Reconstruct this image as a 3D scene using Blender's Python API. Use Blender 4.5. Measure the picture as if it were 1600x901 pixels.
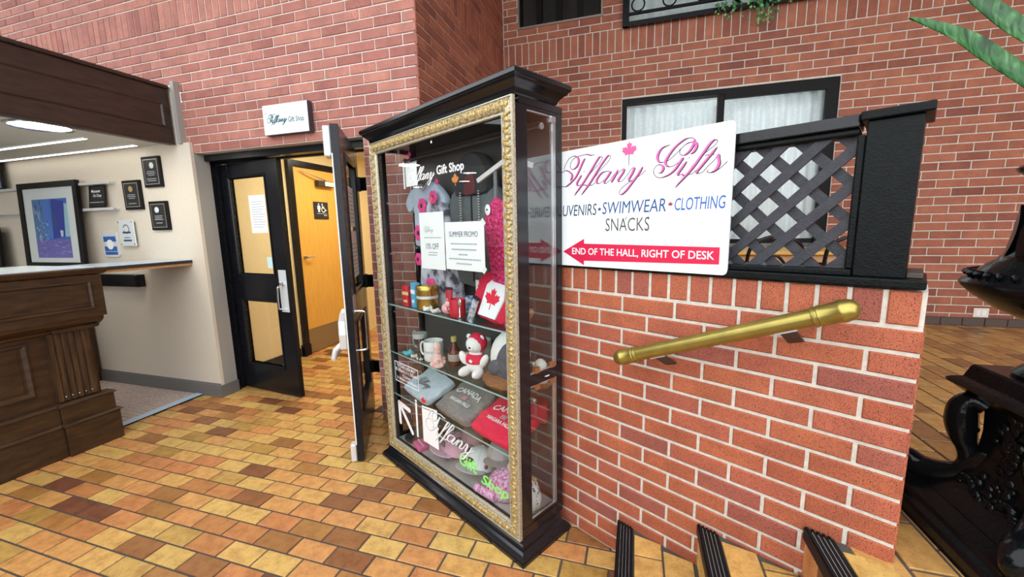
import bpy, bmesh, math, random
from mathutils import Vector, Matrix
random.seed(7)
for o in list(bpy.data.objects): bpy.data.objects.remove(o)
SC = bpy.context.scene
COL = SC.collection
R = math.radians

# ------------------------------------------------------------------ camera
CAM_H = 1.5; F_PX = 625.97
YAW, PITCH, ROLL = R(-17.126), R(8.614), R(-1.164)
_f = Vector((math.sin(YAW)*math.cos(PITCH), math.cos(YAW)*math.cos(PITCH), -math.sin(PITCH)))
_r0 = Vector((math.cos(YAW), -math.sin(YAW), 0)); _u0 = _r0.cross(_f)
_r = _r0*math.cos(ROLL) + _u0*math.sin(ROLL); _u = -_r0*math.sin(ROLL) + _u0*math.cos(ROLL)
cd = bpy.data.cameras.new('camera'); cam = bpy.data.objects.new('camera', cd); COL.objects.link(cam)
cam.matrix_world = Matrix(((_r.x,_u.x,-_f.x,0),(_r.y,_u.y,-_f.y,0),(_r.z,_u.z,-_f.z,CAM_H),(0,0,0,1)))
cd.sensor_fit = 'HORIZONTAL'; cd.sensor_width = 36; cd.lens = 36*F_PX/1600; cd.clip_start = 0.02
SC.camera = cam
SC.cycles.transparent_max_bounces = 32
def to_px(p):
    v = Vector(p) - Vector((0,0,CAM_H)); d = v.dot(_f)
    if d < 0.05: return None
    return (800+F_PX*v.dot(_r)/d, 450.5-F_PX*v.dot(_u)/d, d)

# ------------------------------------------------------------------ light and exposure
w = bpy.data.worlds.new('world'); SC.world = w; w.use_nodes = True
bg = w.node_tree.nodes['Background']; bg.inputs[0].default_value = (0.93,0.97,1.0,1); bg.inputs[1].default_value = 1.35
SC.view_settings.view_transform = 'Standard'; SC.view_settings.look = 'None'
SC.view_settings.gamma = 1; SC.view_settings.use_curve_mapping = False
SC.view_settings.exposure = 1.25

# ------------------------------------------------------------------ materials
MATS = {}
class NT:
    def __init__(s, name):
        s.m = bpy.data.materials.new(name); s.m.use_nodes = True; s.t = s.m.node_tree
        s.b = s.t.nodes['Principled BSDF']; s.out = s.t.nodes['Material Output']
    def n(s, typ, **k):
        nd = s.t.nodes.new('ShaderNode'+typ)
        for a, v in k.items():
            if a.startswith('i_'):
                key = a[2:]; key = int(key) if key.isdigit() else key.replace('_',' ')
                nd.inputs[key].default_value = v
            else: setattr(nd, a, v)
        return nd
    def l(s, a, b): s.t.links.new(a, b)
    def ramp(s, stops, const=False):
        r = s.n('ValToRGB'); cr = r.color_ramp
        if const: cr.interpolation = 'CONSTANT'
        while len(cr.elements) < len(stops): cr.elements.new(0.5)
        for e, (p, c) in zip(cr.elements, stops): e.position = p; e.color = (*c, 1)
        return r
    def pos(s): return s.n('NewGeometry').outputs['Position']
    def obj(s): return s.n('TexCoord').outputs['Object']
    def bump(s, h, strength=0.3, dist=0.005):
        b = s.n('Bump', i_Strength=strength, i_Distance=dist); s.l(h, b.inputs['Height']); s.l(b.outputs[0], s.b.inputs['Normal'])
    def mul(s, a, b, fac=1.0, mode='MULTIPLY'):
        m = s.n('MixRGB', blend_type=mode); m.inputs[0].default_value = fac
        for i, v in ((1,a),(2,b)):
            if isinstance(v, tuple): m.inputs[i].default_value = (*v,1)
            else: s.l(v, m.inputs[i])
        return m.outputs[0]
def plain(name, col, rough=0.5, metal=0.0, noise=0.0, scale=30, spec=0.5, bump=0.0, bscale=120, coat=0.0):
    if name in MATS: return MATS[name]
    t = NT(name); b = t.b
    b.inputs['Base Color'].default_value = (*col,1); b.inputs['Roughness'].default_value = rough
    b.inputs['Metallic'].default_value = metal; b.inputs['Specular IOR Level'].default_value = spec
    b.inputs['Coat Weight'].default_value = coat
    if noise:
        nz = t.n('TexNoise', i_Scale=scale, i_Detail=5.0); t.l(t.pos(), nz.inputs['Vector'])
        rp = t.ramp([(0.25,(1-noise,)*3),(0.75,(1+noise*0.4,)*3)]); t.l(nz.outputs[0], rp.inputs[0])
        t.l(t.mul(col, rp.outputs[0]), b.inputs['Base Color'])
    if bump:
        nz = t.n('TexNoise', i_Scale=bscale, i_Detail=4.0); t.l(t.pos(), nz.inputs['Vector']); t.bump(nz.outputs[0], bump, 0.003)
    MATS[name] = t.m; return t.m
def rand_of(t):
    a = t.n('NewGeometry').outputs['Random Per Island']; o = t.n('ObjectInfo').outputs['Random']
    s = t.n('Math', operation='ADD'); t.l(a, s.inputs[0]); t.l(o, s.inputs[1])
    f = t.n('Math', operation='FRACT'); t.l(s.outputs[0], f.inputs[0]); return f.outputs[0]
def brick_mat(name, stops, speck=0.55, rough=0.75, fs=260.0, th=0.36):
    t = NT(name); r = rand_of(t); rp = t.ramp(stops); t.l(r, rp.inputs[0])
    nz = t.n('TexNoise', i_Scale=fs, i_Detail=2.0); t.l(t.pos(), nz.inputs['Vector'])
    sp = t.ramp([(th-0.04,(1-speck,)*3),(th+0.06,(1,1,1))]); t.l(nz.outputs[0], sp.inputs[0])
    n2 = t.n('TexNoise', i_Scale=9.0, i_Detail=3.0); t.l(t.pos(), n2.inputs['Vector'])
    r2 = t.ramp([(0.3,(0.82,0.8,0.82)),(0.7,(1.1,1.08,1.05))]); t.l(n2.outputs[0], r2.inputs[0])
    t.l(t.mul(t.mul(rp.outputs[0], sp.outputs[0]), r2.outputs[0]), t.b.inputs['Base Color'])
    t.b.inputs['Roughness'].default_value = rough; t.bump(nz.outputs[0], 0.35, 0.002); MATS[name] = t.m; return t.m
def tile_mat(name, stops, rough=0.38):
    t = NT(name); r = rand_of(t); rp = t.ramp(stops); t.l(r, rp.inputs[0])
    nz = t.n('TexNoise', i_Scale=16.0, i_Detail=6.0, i_Roughness=0.7); t.l(t.pos(), nz.inputs['Vector'])
    r2 = t.ramp([(0.28,(0.62,0.52,0.46)),(0.55,(1,1,1)),(0.78,(1.2,1.15,1.02))]); t.l(nz.outputs[0], r2.inputs[0])
    n3 = t.n('TexNoise', i_Scale=180.0, i_Detail=2.0); t.l(t.pos(), n3.inputs['Vector'])
    r3 = t.ramp([(0.3,(0.75,0.72,0.7)),(0.45,(1,1,1))]); t.l(n3.outputs[0], r3.inputs[0])
    t.l(t.mul(t.mul(rp.outputs[0], r2.outputs[0]), r3.outputs[0]), t.b.inputs['Base Color'])
    t.b.inputs['Roughness'].default_value = rough; t.bump(n3.outputs[0], 0.12, 0.002); MATS[name] = t.m; return t.m
def wood_mat(name, c0, c1, rough=0.4, scale=(1,1,12), sc=6.0):
    t = NT(name); mp = t.n('Mapping'); mp.inputs['Scale'].default_value = scale; t.l(t.pos(), mp.inputs['Vector'])
    nz = t.n('TexNoise', i_Scale=sc, i_Detail=8.0, i_Roughness=0.65); t.l(mp.outputs[0], nz.inputs['Vector'])
    rp = t.ramp([(0.3,c0),(0.7,c1)]); t.l(nz.outputs[0], rp.inputs[0]); t.l(rp.outputs[0], t.b.inputs['Base Color'])
    t.b.inputs['Roughness'].default_value = rough; t.bump(nz.outputs[0], 0.1, 0.002); MATS[name] = t.m; return t.m
def glass_mat(name, tint=(0.97,0.985,0.98), f0=0.03):
    t = NT(name); tr = t.n('BsdfTransparent'); tr.inputs[0].default_value = (*tint,1)
    gl = t.n('BsdfGlossy'); gl.inputs['Roughness'].default_value = 0.0
    g = t.n('NewGeometry'); dp = t.n('VectorMath', operation='DOT_PRODUCT'); t.l(g.outputs['Normal'], dp.inputs[0]); t.l(g.outputs['Incoming'], dp.inputs[1])
    ab = t.n('Math', operation='ABSOLUTE'); t.l(dp.outputs['Value'], ab.inputs[0])
    om_ = t.n('Math', operation='SUBTRACT'); om_.inputs[0].default_value = 1.0; t.l(ab.outputs[0], om_.inputs[1])
    pw = t.n('Math', operation='POWER'); t.l(om_.outputs[0], pw.inputs[0]); pw.inputs[1].default_value = 5.0
    ma = t.n('Math', operation='MULTIPLY_ADD'); t.l(pw.outputs[0], ma.inputs[0]); ma.inputs[1].default_value = 1-f0; ma.inputs[2].default_value = f0
    mx = t.n('MixShader'); t.l(ma.outputs[0], mx.inputs[0])
    t.l(tr.outputs[0], mx.inputs[1]); t.l(gl.outputs[0], mx.inputs[2]); t.l(mx.outputs[0], t.out.inputs[0])
    MATS[name] = t.m; return t.m
def emit_mat(name, col, st):
    t = NT(name); e = t.n('Emission'); e.inputs[0].default_value = (*col,1); e.inputs[1].default_value = st
    t.l(e.outputs[0], t.out.inputs[0]); MATS[name] = t.m; return t.m
def print_mat(name='print', rough=0.5):
    t = NT(name); a = t.n('Attribute', attribute_name='Col'); t.l(a.outputs['Color'], t.b.inputs['Base Color'])
    t.b.inputs['Roughness'].default_value = rough; MATS[name] = t.m; return t.m
def blotch_mat(name, stops, scale, rough=0.8, kind='noise'):
    t = NT(name)
    if kind == 'voronoi':
        nz = t.n('TexVoronoi', i_Scale=scale); t.l(t.obj(), nz.inputs['Vector']); src = nz.outputs['Color']
        bw = t.n('RGBToBW'); t.l(src, bw.inputs[0]); src = bw.outputs[0]
    else:
        nz = t.n('TexNoise', i_Scale=scale, i_Detail=3.0); t.l(t.obj(), nz.inputs['Vector']); src = nz.outputs[0]
    rp = t.ramp(stops); t.l(src, rp.inputs[0]); t.l(rp.outputs[0], t.b.inputs['Base Color'])
    t.b.inputs['Roughness'].default_value = rough; t.bump(src, 0.3, 0.004); MATS[name] = t.m; return t.m

M_BR_FRONT = brick_mat('brick_pink_red', [(0,(0.38,0.135,0.105)),(0.35,(0.46,0.185,0.145)),(0.7,(0.52,0.22,0.165)),(1,(0.42,0.155,0.125))], 0.7, 0.75, 300.0, 0.40)
M_BR_BACK = brick_mat('brick_red_brown', [(0,(0.30,0.095,0.058)),(0.4,(0.41,0.14,0.08)),(0.8,(0.46,0.165,0.095)),(1,(0.27,0.085,0.058))], 0.65, 0.75, 300.0, 0.39)
M_BR_LOW = brick_mat('brick_orange_red', [(0,(0.40,0.10,0.048)),(0.45,(0.48,0.135,0.06)),(0.8,(0.45,0.12,0.066)),(1,(0.30,0.09,0.07))], 0.85, 0.75, 420.0, 0.40)
M_MORTAR = plain('mortar_cream', (0.66,0.62,0.54), 0.95, noise=0.2, scale=60, bump=0.4)
M_MORTAR_P = plain('mortar_pink', (0.68,0.61,0.55), 0.95, noise=0.2, scale=60)
M_TILE = tile_mat('quarry_tile', [(0,(0.15,0.05,0.035)),(0.05,(0.28,0.11,0.04)),(0.14,(0.40,0.19,0.05)),(0.28,(0.58,0.23,0.085)),(0.45,(0.63,0.31,0.10)),(0.65,(0.66,0.38,0.115)),(0.85,(0.66,0.43,0.13)),(1,(0.44,0.25,0.06))])
M_TILE_UP = tile_mat('quarry_tile_brown', [(0,(0.26,0.12,0.06)),(0.2,(0.40,0.21,0.07)),(0.5,(0.52,0.29,0.09)),(0.8,(0.58,0.31,0.10)),(1,(0.48,0.30,0.10))])
M_GROUT = plain('grout', (0.085,0.072,0.062), 0.95, noise=0.2)
M_BEIGE = plain('beige_wallpaper', (0.68,0.61,0.50), 0.85, noise=0.1, scale=90, bump=0.15, bscale=300)
M_GREYTRIM = plain('grey_trim', (0.33,0.32,0.30), 0.7)
M_CREAM = plain('cream_paint', (0.85,0.70,0.40), 0.8, noise=0.05)
M_BLACK = plain('black_paint', (0.008,0.009,0.012), 0.25, noise=0.3, scale=25, spec=0.3)
M_LACQ = plain('black_lacquer_cabinet', (0.008,0.009,0.012), 0.17, spec=0.55)
M_BLACKW = plain('black_painted_wood', (0.0045,0.006,0.006), 0.36, spec=0.14, noise=0.4, scale=40, bump=0.4, bscale=160)
M_LATT = plain('lattice_paint', (0.042,0.042,0.052), 0.5, spec=0.35, noise=0.3, scale=60, bump=0.6, bscale=220)
M_CAST = plain('cast_iron_black', (0.004,0.005,0.006), 0.13, spec=0.24, noise=0.3, scale=50, bump=0.25, bscale=90)
M_DESK = wood_mat('dark_walnut', (0.017,0.009,0.006), (0.075,0.038,0.017), 0.36, (6,1.2,6), 5)
M_DESK_V = wood_mat('dark_walnut_upright', (0.018,0.009,0.006), (0.10,0.052,0.022), 0.36, (8,8,1), 5)
M_BULK = wood_mat('dark_walnut_bulkhead', (0.022,0.012,0.009), (0.052,0.028,0.019), 0.42, (6,1.2,6), 5)
M_COUNTER = plain('counter_sheen_tint', (0.74,0.84,0.86), 0.2)  # bright reflection on the counter painted in as a pale tint
M_FLAP = plain('blue_grey_laminate', (0.44,0.54,0.64), 0.25)
M_OAKDOOR = wood_mat('orange_oak_veneer', (0.66,0.34,0.06), (0.78,0.44,0.09), 0.45, (10,10,1), 6)
M_PINE = plain('pine_edge', (0.55,0.30,0.13), 0.55, noise=0.2)
M_BRASS = plain('brushed_brass', (0.42,0.34,0.09), 0.34, 0.85, noise=0.2, scale=20)
M_GOLD = plain('gilt_gold', (0.64,0.46,0.17), 0.5, 0.4, noise=0.75, scale=110, bump=1.0, bscale=140)
M_SILVERG = plain('gilt_ivory', (0.62,0.54,0.38), 0.45, 0.4, noise=0.8, scale=170, bump=0.9, bscale=170)
M_SILVERL = plain('gilt_ivory_bead', (0.62,0.58,0.46), 0.35, 0.5, noise=0.25, scale=60)
M_CHROME = plain('chrome', (0.75,0.77,0.79), 0.16, 1.0)
M_SATIN = plain('satin_steel', (0.70,0.71,0.72), 0.35, 0.9)
M_PLATE = plain('pale_plate', (0.75,0.80,0.82), 0.3, 0.2)
M_DKBRONZE = plain('dark_bronze', (0.07,0.058,0.05), 0.45, 0.5)
M_GLASS = glass_mat('clear_glass')
M_SHELF = glass_mat('green_shelf_glass', (0.82,0.93,0.90))
M_SHELFEDGE = plain('glass_edge', (0.35,0.52,0.50), 0.15)
M_WHITE = plain('white_board', (0.86,0.90,0.92), 0.35)
M_PAPER = plain('white_paper', (0.88,0.89,0.89), 0.7)
M_LETW = plain('white_vinyl', (0.92,0.92,0.92), 0.5)
M_INK = plain('black_ink', (0.02,0.02,0.025), 0.5)
M_INKB = plain('blue_ink', (0.02,0.12,0.45), 0.5)
M_INKN = plain('navy_ink', (0.02,0.05,0.12), 0.5)
M_INKG = plain('grey_ink', (0.38,0.42,0.46), 0.6)
M_PINKI = plain('magenta_ink', (0.72,0.13,0.42), 0.5)
M_TEAL = plain('teal_ink', (0.02,0.13,0.16), 0.5)
M_REDI = plain('crimson_ink', (0.66,0.005,0.06), 0.5)
M_PRINT = print_mat()
M_CURTAIN = None
SKYW = None

# ------------------------------------------------------------------ mesh helpers
class MB:
    def __init__(s): s.v = []; s.f = []; s.c = []
    def add(s, vs, fs, col=None):
        o = len(s.v); s.v += [tuple(p) for p in vs]; s.f += [tuple(i+o for i in q) for q in fs]; s.c += [col]*len(fs); return s
    def box(s, x0, y0, z0, x1, y1, z1, col=None):
        vs = [(x0,y0,z0),(x1,y0,z0),(x1,y1,z0),(x0,y1,z0),(x0,y0,z1),(x1,y0,z1),(x1,y1,z1),(x0,y1,z1)]
        return s.add(vs, [(0,3,2,1),(4,5,6,7),(0,1,5,4),(1,2,6,5),(2,3,7,6),(3,0,4,7)], col)
    def obox(s, c, ax, ay, az, col=None):
        c = Vector(c); ax = Vector(ax); ay = Vector(ay); az = Vector(az); vs = []
        for k in (-1,1):
            for i, j in ((-1,-1),(1,-1),(1,1),(-1,1)): vs.append(c+ax*i+ay*j+az*k)
        return s.add(vs, [(0,3,2,1),(4,5,6,7),(0,1,5,4),(1,2,6,5),(2,3,7,6),(3,0,4,7)], col)
    def prism(s, poly, fn0, fn1, col=None):
        n = len(poly); vs = [fn0(*p) for p in poly] + [fn1(*p) for p in poly]
        return s.add(vs, [tuple(range(n-1,-1,-1)), tuple(range(n,2*n))] + [(i,(i+1)%n,(i+1)%n+n,i+n) for i in range(n)], col)
    def flat(s, poly, fn, col=None): return s.add([fn(*p) for p in poly], [tuple(range(len(poly)))], col)
    def loft(s, rings, close=True, cap0=True, cap1=True, col=None):
        n = len(rings[0]); vs = [p for r in rings for p in r]; fs = []
        for k in range(len(rings)-1):
            for i in range(n if close else n-1):
                j = (i+1) % n; fs.append((k*n+i, k*n+j, (k+1)*n+j, (k+1)*n+i))
        if cap0: fs.append(tuple(range(n-1,-1,-1)))
        if cap1: fs.append(tuple(range((len(rings)-1)*n, len(rings)*n)))
        return s.add(vs, fs, col)
    def tube(s, path, r, n=8, caps=True, col=None):
        path = [Vector(p) for p in path]; rs = r if isinstance(r, (list,tuple)) else [r]*len(path); rings = []
        up = Vector((0,0,1)); prev = None
        for i, p in enumerate(path):
            d = (path[min(i+1,len(path)-1)] - path[max(i-1,0)]).normalized()
            a = prev if prev is not None else (up.cross(d) if abs(d.z) < 0.95 else Vector((1,0,0)))
            a = (a - d*a.dot(d)); a = a.normalized() if a.length > 1e-6 else d.orthogonal().normalized()
            b = d.cross(a); prev = a
            rings.append([p + (a*math.cos(2*math.pi*k/n) + b*math.sin(2*math.pi*k/n))*rs[i] for k in range(n)])
        return s.loft(rings, True, caps, caps, col)
    def lathe(s, prof, n=24, c=(0,0,0), wob=None, col=None):
        rings = []
        for (r, z) in prof:
            rings.append([(c[0]+max(r,1e-4)*(1+(wob(2*math.pi*k/n, z) if wob else 0))*math.cos(2*math.pi*k/n),
                           c[1]+max(r,1e-4)*(1+(wob(2*math.pi*k/n, z) if wob else 0))*math.sin(2*math.pi*k/n), c[2]+z) for k in range(n)])
        return s.loft(rings, True, True, True, col)
    def ball(s, c, r, n=10, m=7, rot=None, col=None):
        rx, ry, rz = r if isinstance(r,(tuple,list)) else (r,r,r); rings = []
        for j in range(m+1):
            t = -math.pi/2 + math.pi*j/m; t = max(min(t, math.pi/2-0.06), -math.pi/2+0.06); ring = []
            for k in range(n):
                a = 2*math.pi*k/n; p = Vector((rx*math.cos(t)*math.cos(a), ry*math.cos(t)*math.sin(a), rz*math.sin(t)))
                if rot is not None: p = rot @ p
                ring.append(p + Vector(c))
            rings.append(ring)
        return s.loft(rings, True, True, True, col)
    def rect_ring(s, prof, x0, y0, x1, y1):
        """profile of (outset, z) lofted round a rectangle"""
        rings = [[(x0-d,y0-d,z),(x1+d,y0-d,z),(x1+d,y1+d,z),(x0-d,y1+d,z)] for d, z in prof]
        return s.loft(rings)
    def build(s, name, mat, parent=None, smooth=False, bevel=0.0, loc=None, rot=None, seg=2, subsurf=0):
        me = bpy.data.meshes.new(name); me.from_pydata([tuple(v) for v in s.v], [], s.f); me.update()
        bm = bmesh.new(); bm.from_mesh(me); bmesh.ops.recalc_face_normals(bm, faces=bm.faces); bm.to_mesh(me); bm.free()
        if any(c is not None for c in s.c):
            at = me.color_attributes.new('Col', 'FLOAT_COLOR', 'CORNER')
            for p in me.polygons:
                c = s.c[p.index] or (1,1,1)
                for li in p.loop_indices: at.data[li].color = (*c,1)
        me.materials.append(mat)
        if smooth:
            for p in me.polygons: p.use_smooth = True
            me.set_sharp_from_angle(angle=R(42))
        o = bpy.data.objects.new(name, me); COL.objects.link(o)
        if parent is not None: o.parent = parent
        if loc is not None: o.location = loc
        if rot is not None: o.rotation_euler = rot if isinstance(rot,(tuple,list)) else (0,0,rot)
        if bevel:
            b = o.modifiers.new('bevel','BEVEL'); b.width = bevel; b.segments = seg; b.limit_method = 'ANGLE'; b.angle_limit = R(40)
        if subsurf:
            b = o.modifiers.new('sub','SUBSURF'); b.levels = subsurf; b.render_levels = subsurf
        return o
def tag(o, label, cat, group=None):
    o['label'] = label; o['category'] = cat
    if group: o['group'] = group
    return o
def struct(o, label=None):
    o['kind'] = 'structure'
    if label: o['label'] = label
    return o
def thing(name, label, cat, loc=(0,0,0), rot=0, group=None):
    o = bpy.data.objects.new(name, None); COL.objects.link(o); o.empty_display_size = 0.05
    o.location = loc; o.rotation_euler = rot if isinstance(rot,(tuple,list)) else (0,0,rot)
    return tag(o, label, cat, group)
def catmull(pts, k=6):
    P = [Vector(p) for p in pts]
    if len(P) < 3:
        return [P[0].lerp(P[-1], i/k) for i in range(k+1)]
    out = []
    for i in range(len(P)-1):
        p0 = P[max(i-1,0)]; p1 = P[i]; p2 = P[i+1]; p3 = P[min(i+2,len(P)-1)]
        for j in range(k):
            t = j/k
            out.append(0.5*((2*p1)+(p2-p0)*t+(2*p0-5*p1+4*p2-p3)*t*t+(3*p1-p0-3*p2+p3)*t**3))
    out.append(P[-1]); return out
# ---- lettering
_TX = {}
def text_geo(txt, bold=0.0, shear=0.0):
    key = (txt, bold, shear)
    if key in _TX: return _TX[key]
    cu = bpy.data.curves.new('t','FONT'); cu.body = txt; cu.size = 1; cu.offset = bold; cu.shear = shear; cu.resolution_u = 3
    ob = bpy.data.objects.new('t', cu); COL.objects.link(ob)
    dg = bpy.context.evaluated_depsgraph_get(); me = bpy.data.meshes.new_from_object(ob.evaluated_get(dg))
    vs = [(v.co.x, v.co.y) for v in me.vertices]; fs = [tuple(p.vertices) for p in me.polygons]
    bpy.data.objects.remove(ob); bpy.data.curves.remove(cu); bpy.data.meshes.remove(me)
    x0 = min(v[0] for v in vs); x1 = max(v[0] for v in vs); y0 = min(v[1] for v in vs); y1 = max(v[1] for v in vs)
    vs = [((x-x0)/(x1-x0), (y-y0)/(y1-y0)) for x, y in vs]
    _TX[key] = (vs, fs); return _TX[key]
def letters(mb, txt, x0, x1, z0, z1, fn, bold=0.0, shear=0.0, warp=None):
    vs, fs = text_geo(txt, bold, shear); pts = []
    for x, y in vs:
        a = x0+(x1-x0)*x; b = z0+(z1-z0)*y
        if warp: a, b = warp(a, b)
        pts.append(fn(a, b))
    return mb.add(pts, fs)
def ribbon(mb, strokes, fn, scale=1.0, ox=0.0, oz=0.0, thin=0.0016, thick=0.0085, sx=1.0):
    for st in strokes:
        pts = catmull([(st[i]/1000.0, st[i+1]/1000.0, 0) for i in range(0,len(st),2)], 6)
        L = []; Rr = []
        for i, p in enumerate(pts):
            d = pts[min(i+1,len(pts)-1)] - pts[max(i-1,0)]
            if d.length < 1e-9: d = Vector((1,0,0))
            d.normalize(); nrm = Vector((-d.y, d.x, 0)); e = min(1.0, i/4.0, (len(pts)-1-i)/4.0)
            wd = thin + (thick-thin)*max(0.0, -d.y)**1.2*e
            L.append(p+nrm*wd*0.5); Rr.append(p-nrm*wd*0.5)
        n = len(pts); vs = [fn(ox+q.x*scale*sx, oz+q.y*scale) for q in L] + [fn(ox+q.x*scale*sx, oz+q.y*scale) for q in Rr]
        mb.add(vs, [(i,i+1,n+i+1,n+i) for i in range(n-1)])
    return mb
TIF = [[115,107,102,89,87,63,69,36,51,20,27,4,8,-2,-16,5,-28,23,-23,49,-1,65,22,66,44,50,46,35,37,21],[1,73,13,97,32,118,55,124,73,118,82,102,76,82,60,70,44,70,36,83,43,104,64,117,91,121,122,122,147,115,162,117],[98,40,85,24,74,9,76,-1,92,0,123,24,152,52,186,79,200,98,193,103,181,97,148,56,105,4,59,-44],[106,53,112,55],[94,-2,114,-3,132,-4,165,26,198,57,230,83,237,99,228,102,210,86,178,49,140,1,97,-44],[136,-5,153,-6,174,8],[241,39,223,42,198,37,178,18,174,3,185,-3,207,8,241,39,227,20,211,1,219,-5,239,9,262,33],[274,42,259,17,243,-4,266,23,289,40,300,40,295,26,276,2,282,-4,297,1,319,24,333,40,344,40,337,22,323,0,329,-7,345,-2,366,22,380,41],[380,41,363,16,335,-17,310,-44,291,-56,281,-50,285,-36,309,-18,342,-1,370,12,392,28]]
GIF = [[482,106,453,97,438,75,440,56,455,48,481,54,508,74,534,96,557,103,573,99,577,84,568,68,556,63],[569,111,557,118,533,114,501,93,477,64,468,44,478,31,497,31,515,41,531,53,519,35,501,13,476,-2,447,-6,427,6,423,25,436,40,454,38,461,25,453,12,440,11],[569,111,568,97,556,76,539,63,523,65,518,76,525,89,543,101,557,103],[546,40,531,21,517,2,519,-4,529,-2,542,-5,572,31,605,60,637,83,643,95,635,98,620,86,594,51,562,9,507,-47],[550,51,555,52],[548,-6,565,-3,582,10],[645,74,622,47,596,17,582,0,587,-5,602,0,618,17,637,34,648,49,651,35,653,18,644,0,628,-7,615,-3,619,4],[605,53,636,52],[628,-7,652,2,678,24]]
_half = [(0,1),(0.11,0.78),(0.25,0.86),(0.19,0.45),(0.37,0.63),(0.42,0.52),(0.66,0.57),(0.6,0.36),(0.72,0.29),(0.38,0.0),(0.43,-0.13),(0.04,-0.06),(0.04,-0.5)]
MAPLE = _half + [(-x,y) for x, y in reversed(_half[1:])]
def maple(cx, cz, s, stem=True):
    return [(cx+x*s, cz+y*s) for x, y in MAPLE if stem or y > -0.4]
# ---- rows of bricks and tiles, the largest in view as single parts
_PM = {}
def piece_mesh(name, w, h, d, ch, mat, wall=True):
    key = (name, round(w,3), round(h,3), mat.name)
    if key in _PM: return _PM[key]
    vs, fs = piece_geo(w, h, d, ch, wall); me = bpy.data.meshes.new(name); me.from_pydata(vs, [], fs); me.update()
    me.materials.append(mat); _PM[key] = me; return me
def piece_geo(w, h, d, ch, wall):
    a = w/2; b = h/2; o = []
    for (x, y, k) in ((a,b,d),(a,b,ch),(a-ch,b-ch,0)):
        for i, j in ((-1,-1),(1,-1),(1,1),(-1,1)):
            o.append((i*x, k, j*y) if wall else (i*x, j*y, -k))
    fs = []
    for r in (0,4):
        for i in range(4):
            j = (i+1) % 4; fs.append((r+i, r+j, r+4+j, r+4+i))
    fs.append((8,9,10,11))
    if not wall: fs = [tuple(f) for f in fs]
    return o, fs
def lay(parent, M, pieces, name, mat, d=0.022, ch=0.003, wall=True, limit=300, mat_of=None):
    """pieces: (x, second axis, width, height); M: world matrix of the parent"""
    sc = []
    for (x, y, w_, h_) in pieces:
        c = M @ (Vector((x,0,y)) if wall else Vector((x,y,0))); q = to_px(c)
        n = (M.to_3x3() @ (Vector((0,-1,0)) if wall else Vector((0,0,1)))).normalized()
        vd = (Vector((0,0,CAM_H))-c); s = w_*h_*max(0.0, n.dot(vd.normalized()))/max(vd.length_squared, 0.1)
        if q is None or not (-25 < q[0] < 1625 and -25 < q[1] < 926): s = 0
        sc.append((s, x, y, w_, h_))
    sc.sort(key=lambda t: -t[0]); rest = MB(); k = 0
    for s, x, y, w_, h_ in sc:
        jy = random.uniform(-0.0012, 0.0012)
        if s > 0 and k < limit:
            o = bpy.data.objects.new(name, piece_mesh(name, w_, h_, d, ch, mat, wall)); COL.objects.link(o); o.parent = parent
            o.location = (x, jy, y) if wall else (x, y, jy*0.5); k += 1
        else:
            vs, fs = piece_geo(w_, h_, d, ch, wall); rest.add([(a+x, b+jy, c+y) if wall else (a+x, b+y, c+jy*0.5) for a, b, c in vs], fs)
    if rest.f:
        o = rest.build(name+'_field', mat, parent); o['kind'] = 'stuff'
def sub_iv(iv, cuts):
    for a, b in cuts:
        nv = []
        for p, q in iv:
            if b <= p or a >= q: nv.append((p,q)); continue
            if a > p: nv.append((p,a))
            if b < q: nv.append((b,q))
        iv = nv
    return iv
def brick_rows(x0, x1, courses, L, J, openings, off=0.0, soldier=None):
    """courses: list of (z0, z1, is_soldier)"""
    out = []
    for i, (za, zb, sol) in enumerate(courses):
        iv = sub_iv([(x0,x1)], [(a,b) for a, b, c, d_ in openings if c < zb-0.01 and d_ > za+0.01])
        l = soldier if sol else L; st = off + (0 if (i % 2 == 0 or sol) else L/2)
        for p, q in iv:
            k = math.floor((p-st)/l); x = st + k*l
            while x < q-0.004:
                a = max(x, p); b = min(x+l, q)
                if b-a > 0.03: out.append(((a+b)/2, (za+zb)/2, (b-a)-J, (zb-za)-J))
                x += l
    return out

# ------------------------------------------------------------------ the setting
A2 = R(-28.4); UX = Vector((math.cos(A2), math.sin(A2), 0)); NX = Vector((-math.sin(A2), math.cos(A2), 0))
def uw(u, w_, z=0.0): return UX*u + NX*w_ + Vector((0,0,z))
UZ = 0.52; YF = 2.62; YB = 4.7; STX = (-0.03, 0.272, 0.56); RISE = UZ/3

# lobby floor
fl = struct(MB().box(-9,-4,-0.12,0.56,6.3,-0.005).build('floor', M_GROUT), 'ochre quarry tile lobby floor in running bond')
tl = []
for j in range(-8, 60):
    y = 0.702 + j*0.1072; off = 0.105 if j % 2 else 0.0
    if y > 6.1: break
    k = -19
    while True:
        x = 0.03 + off + k*0.2095; k += 1
        if x > STX[0]+0.12: break
        a, b = x-0.10475, x+0.10475
        if b < -3.86: continue
        a = max(a, -3.862); b = min(b, STX[0]+0.03)
        if b-a < 0.03: continue
        if y > 2.66 and b > -1.93: continue
        if 2.57 < y < 2.76:
            if b < -3.60: continue
            a = max(a, -3.628)
        c = Vector(((a+b)/2, y, 0)); wv = c.dot(NX); 
        if c.x > -1.5 and wv > 1.57: continue
        tl.append(((a+b)/2, y, b-a-0.0098, 0.1072-0.0098))
lay(fl, Matrix(), tl, 'floor_tile', M_TILE, 0.012, 0.002, False)

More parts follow.
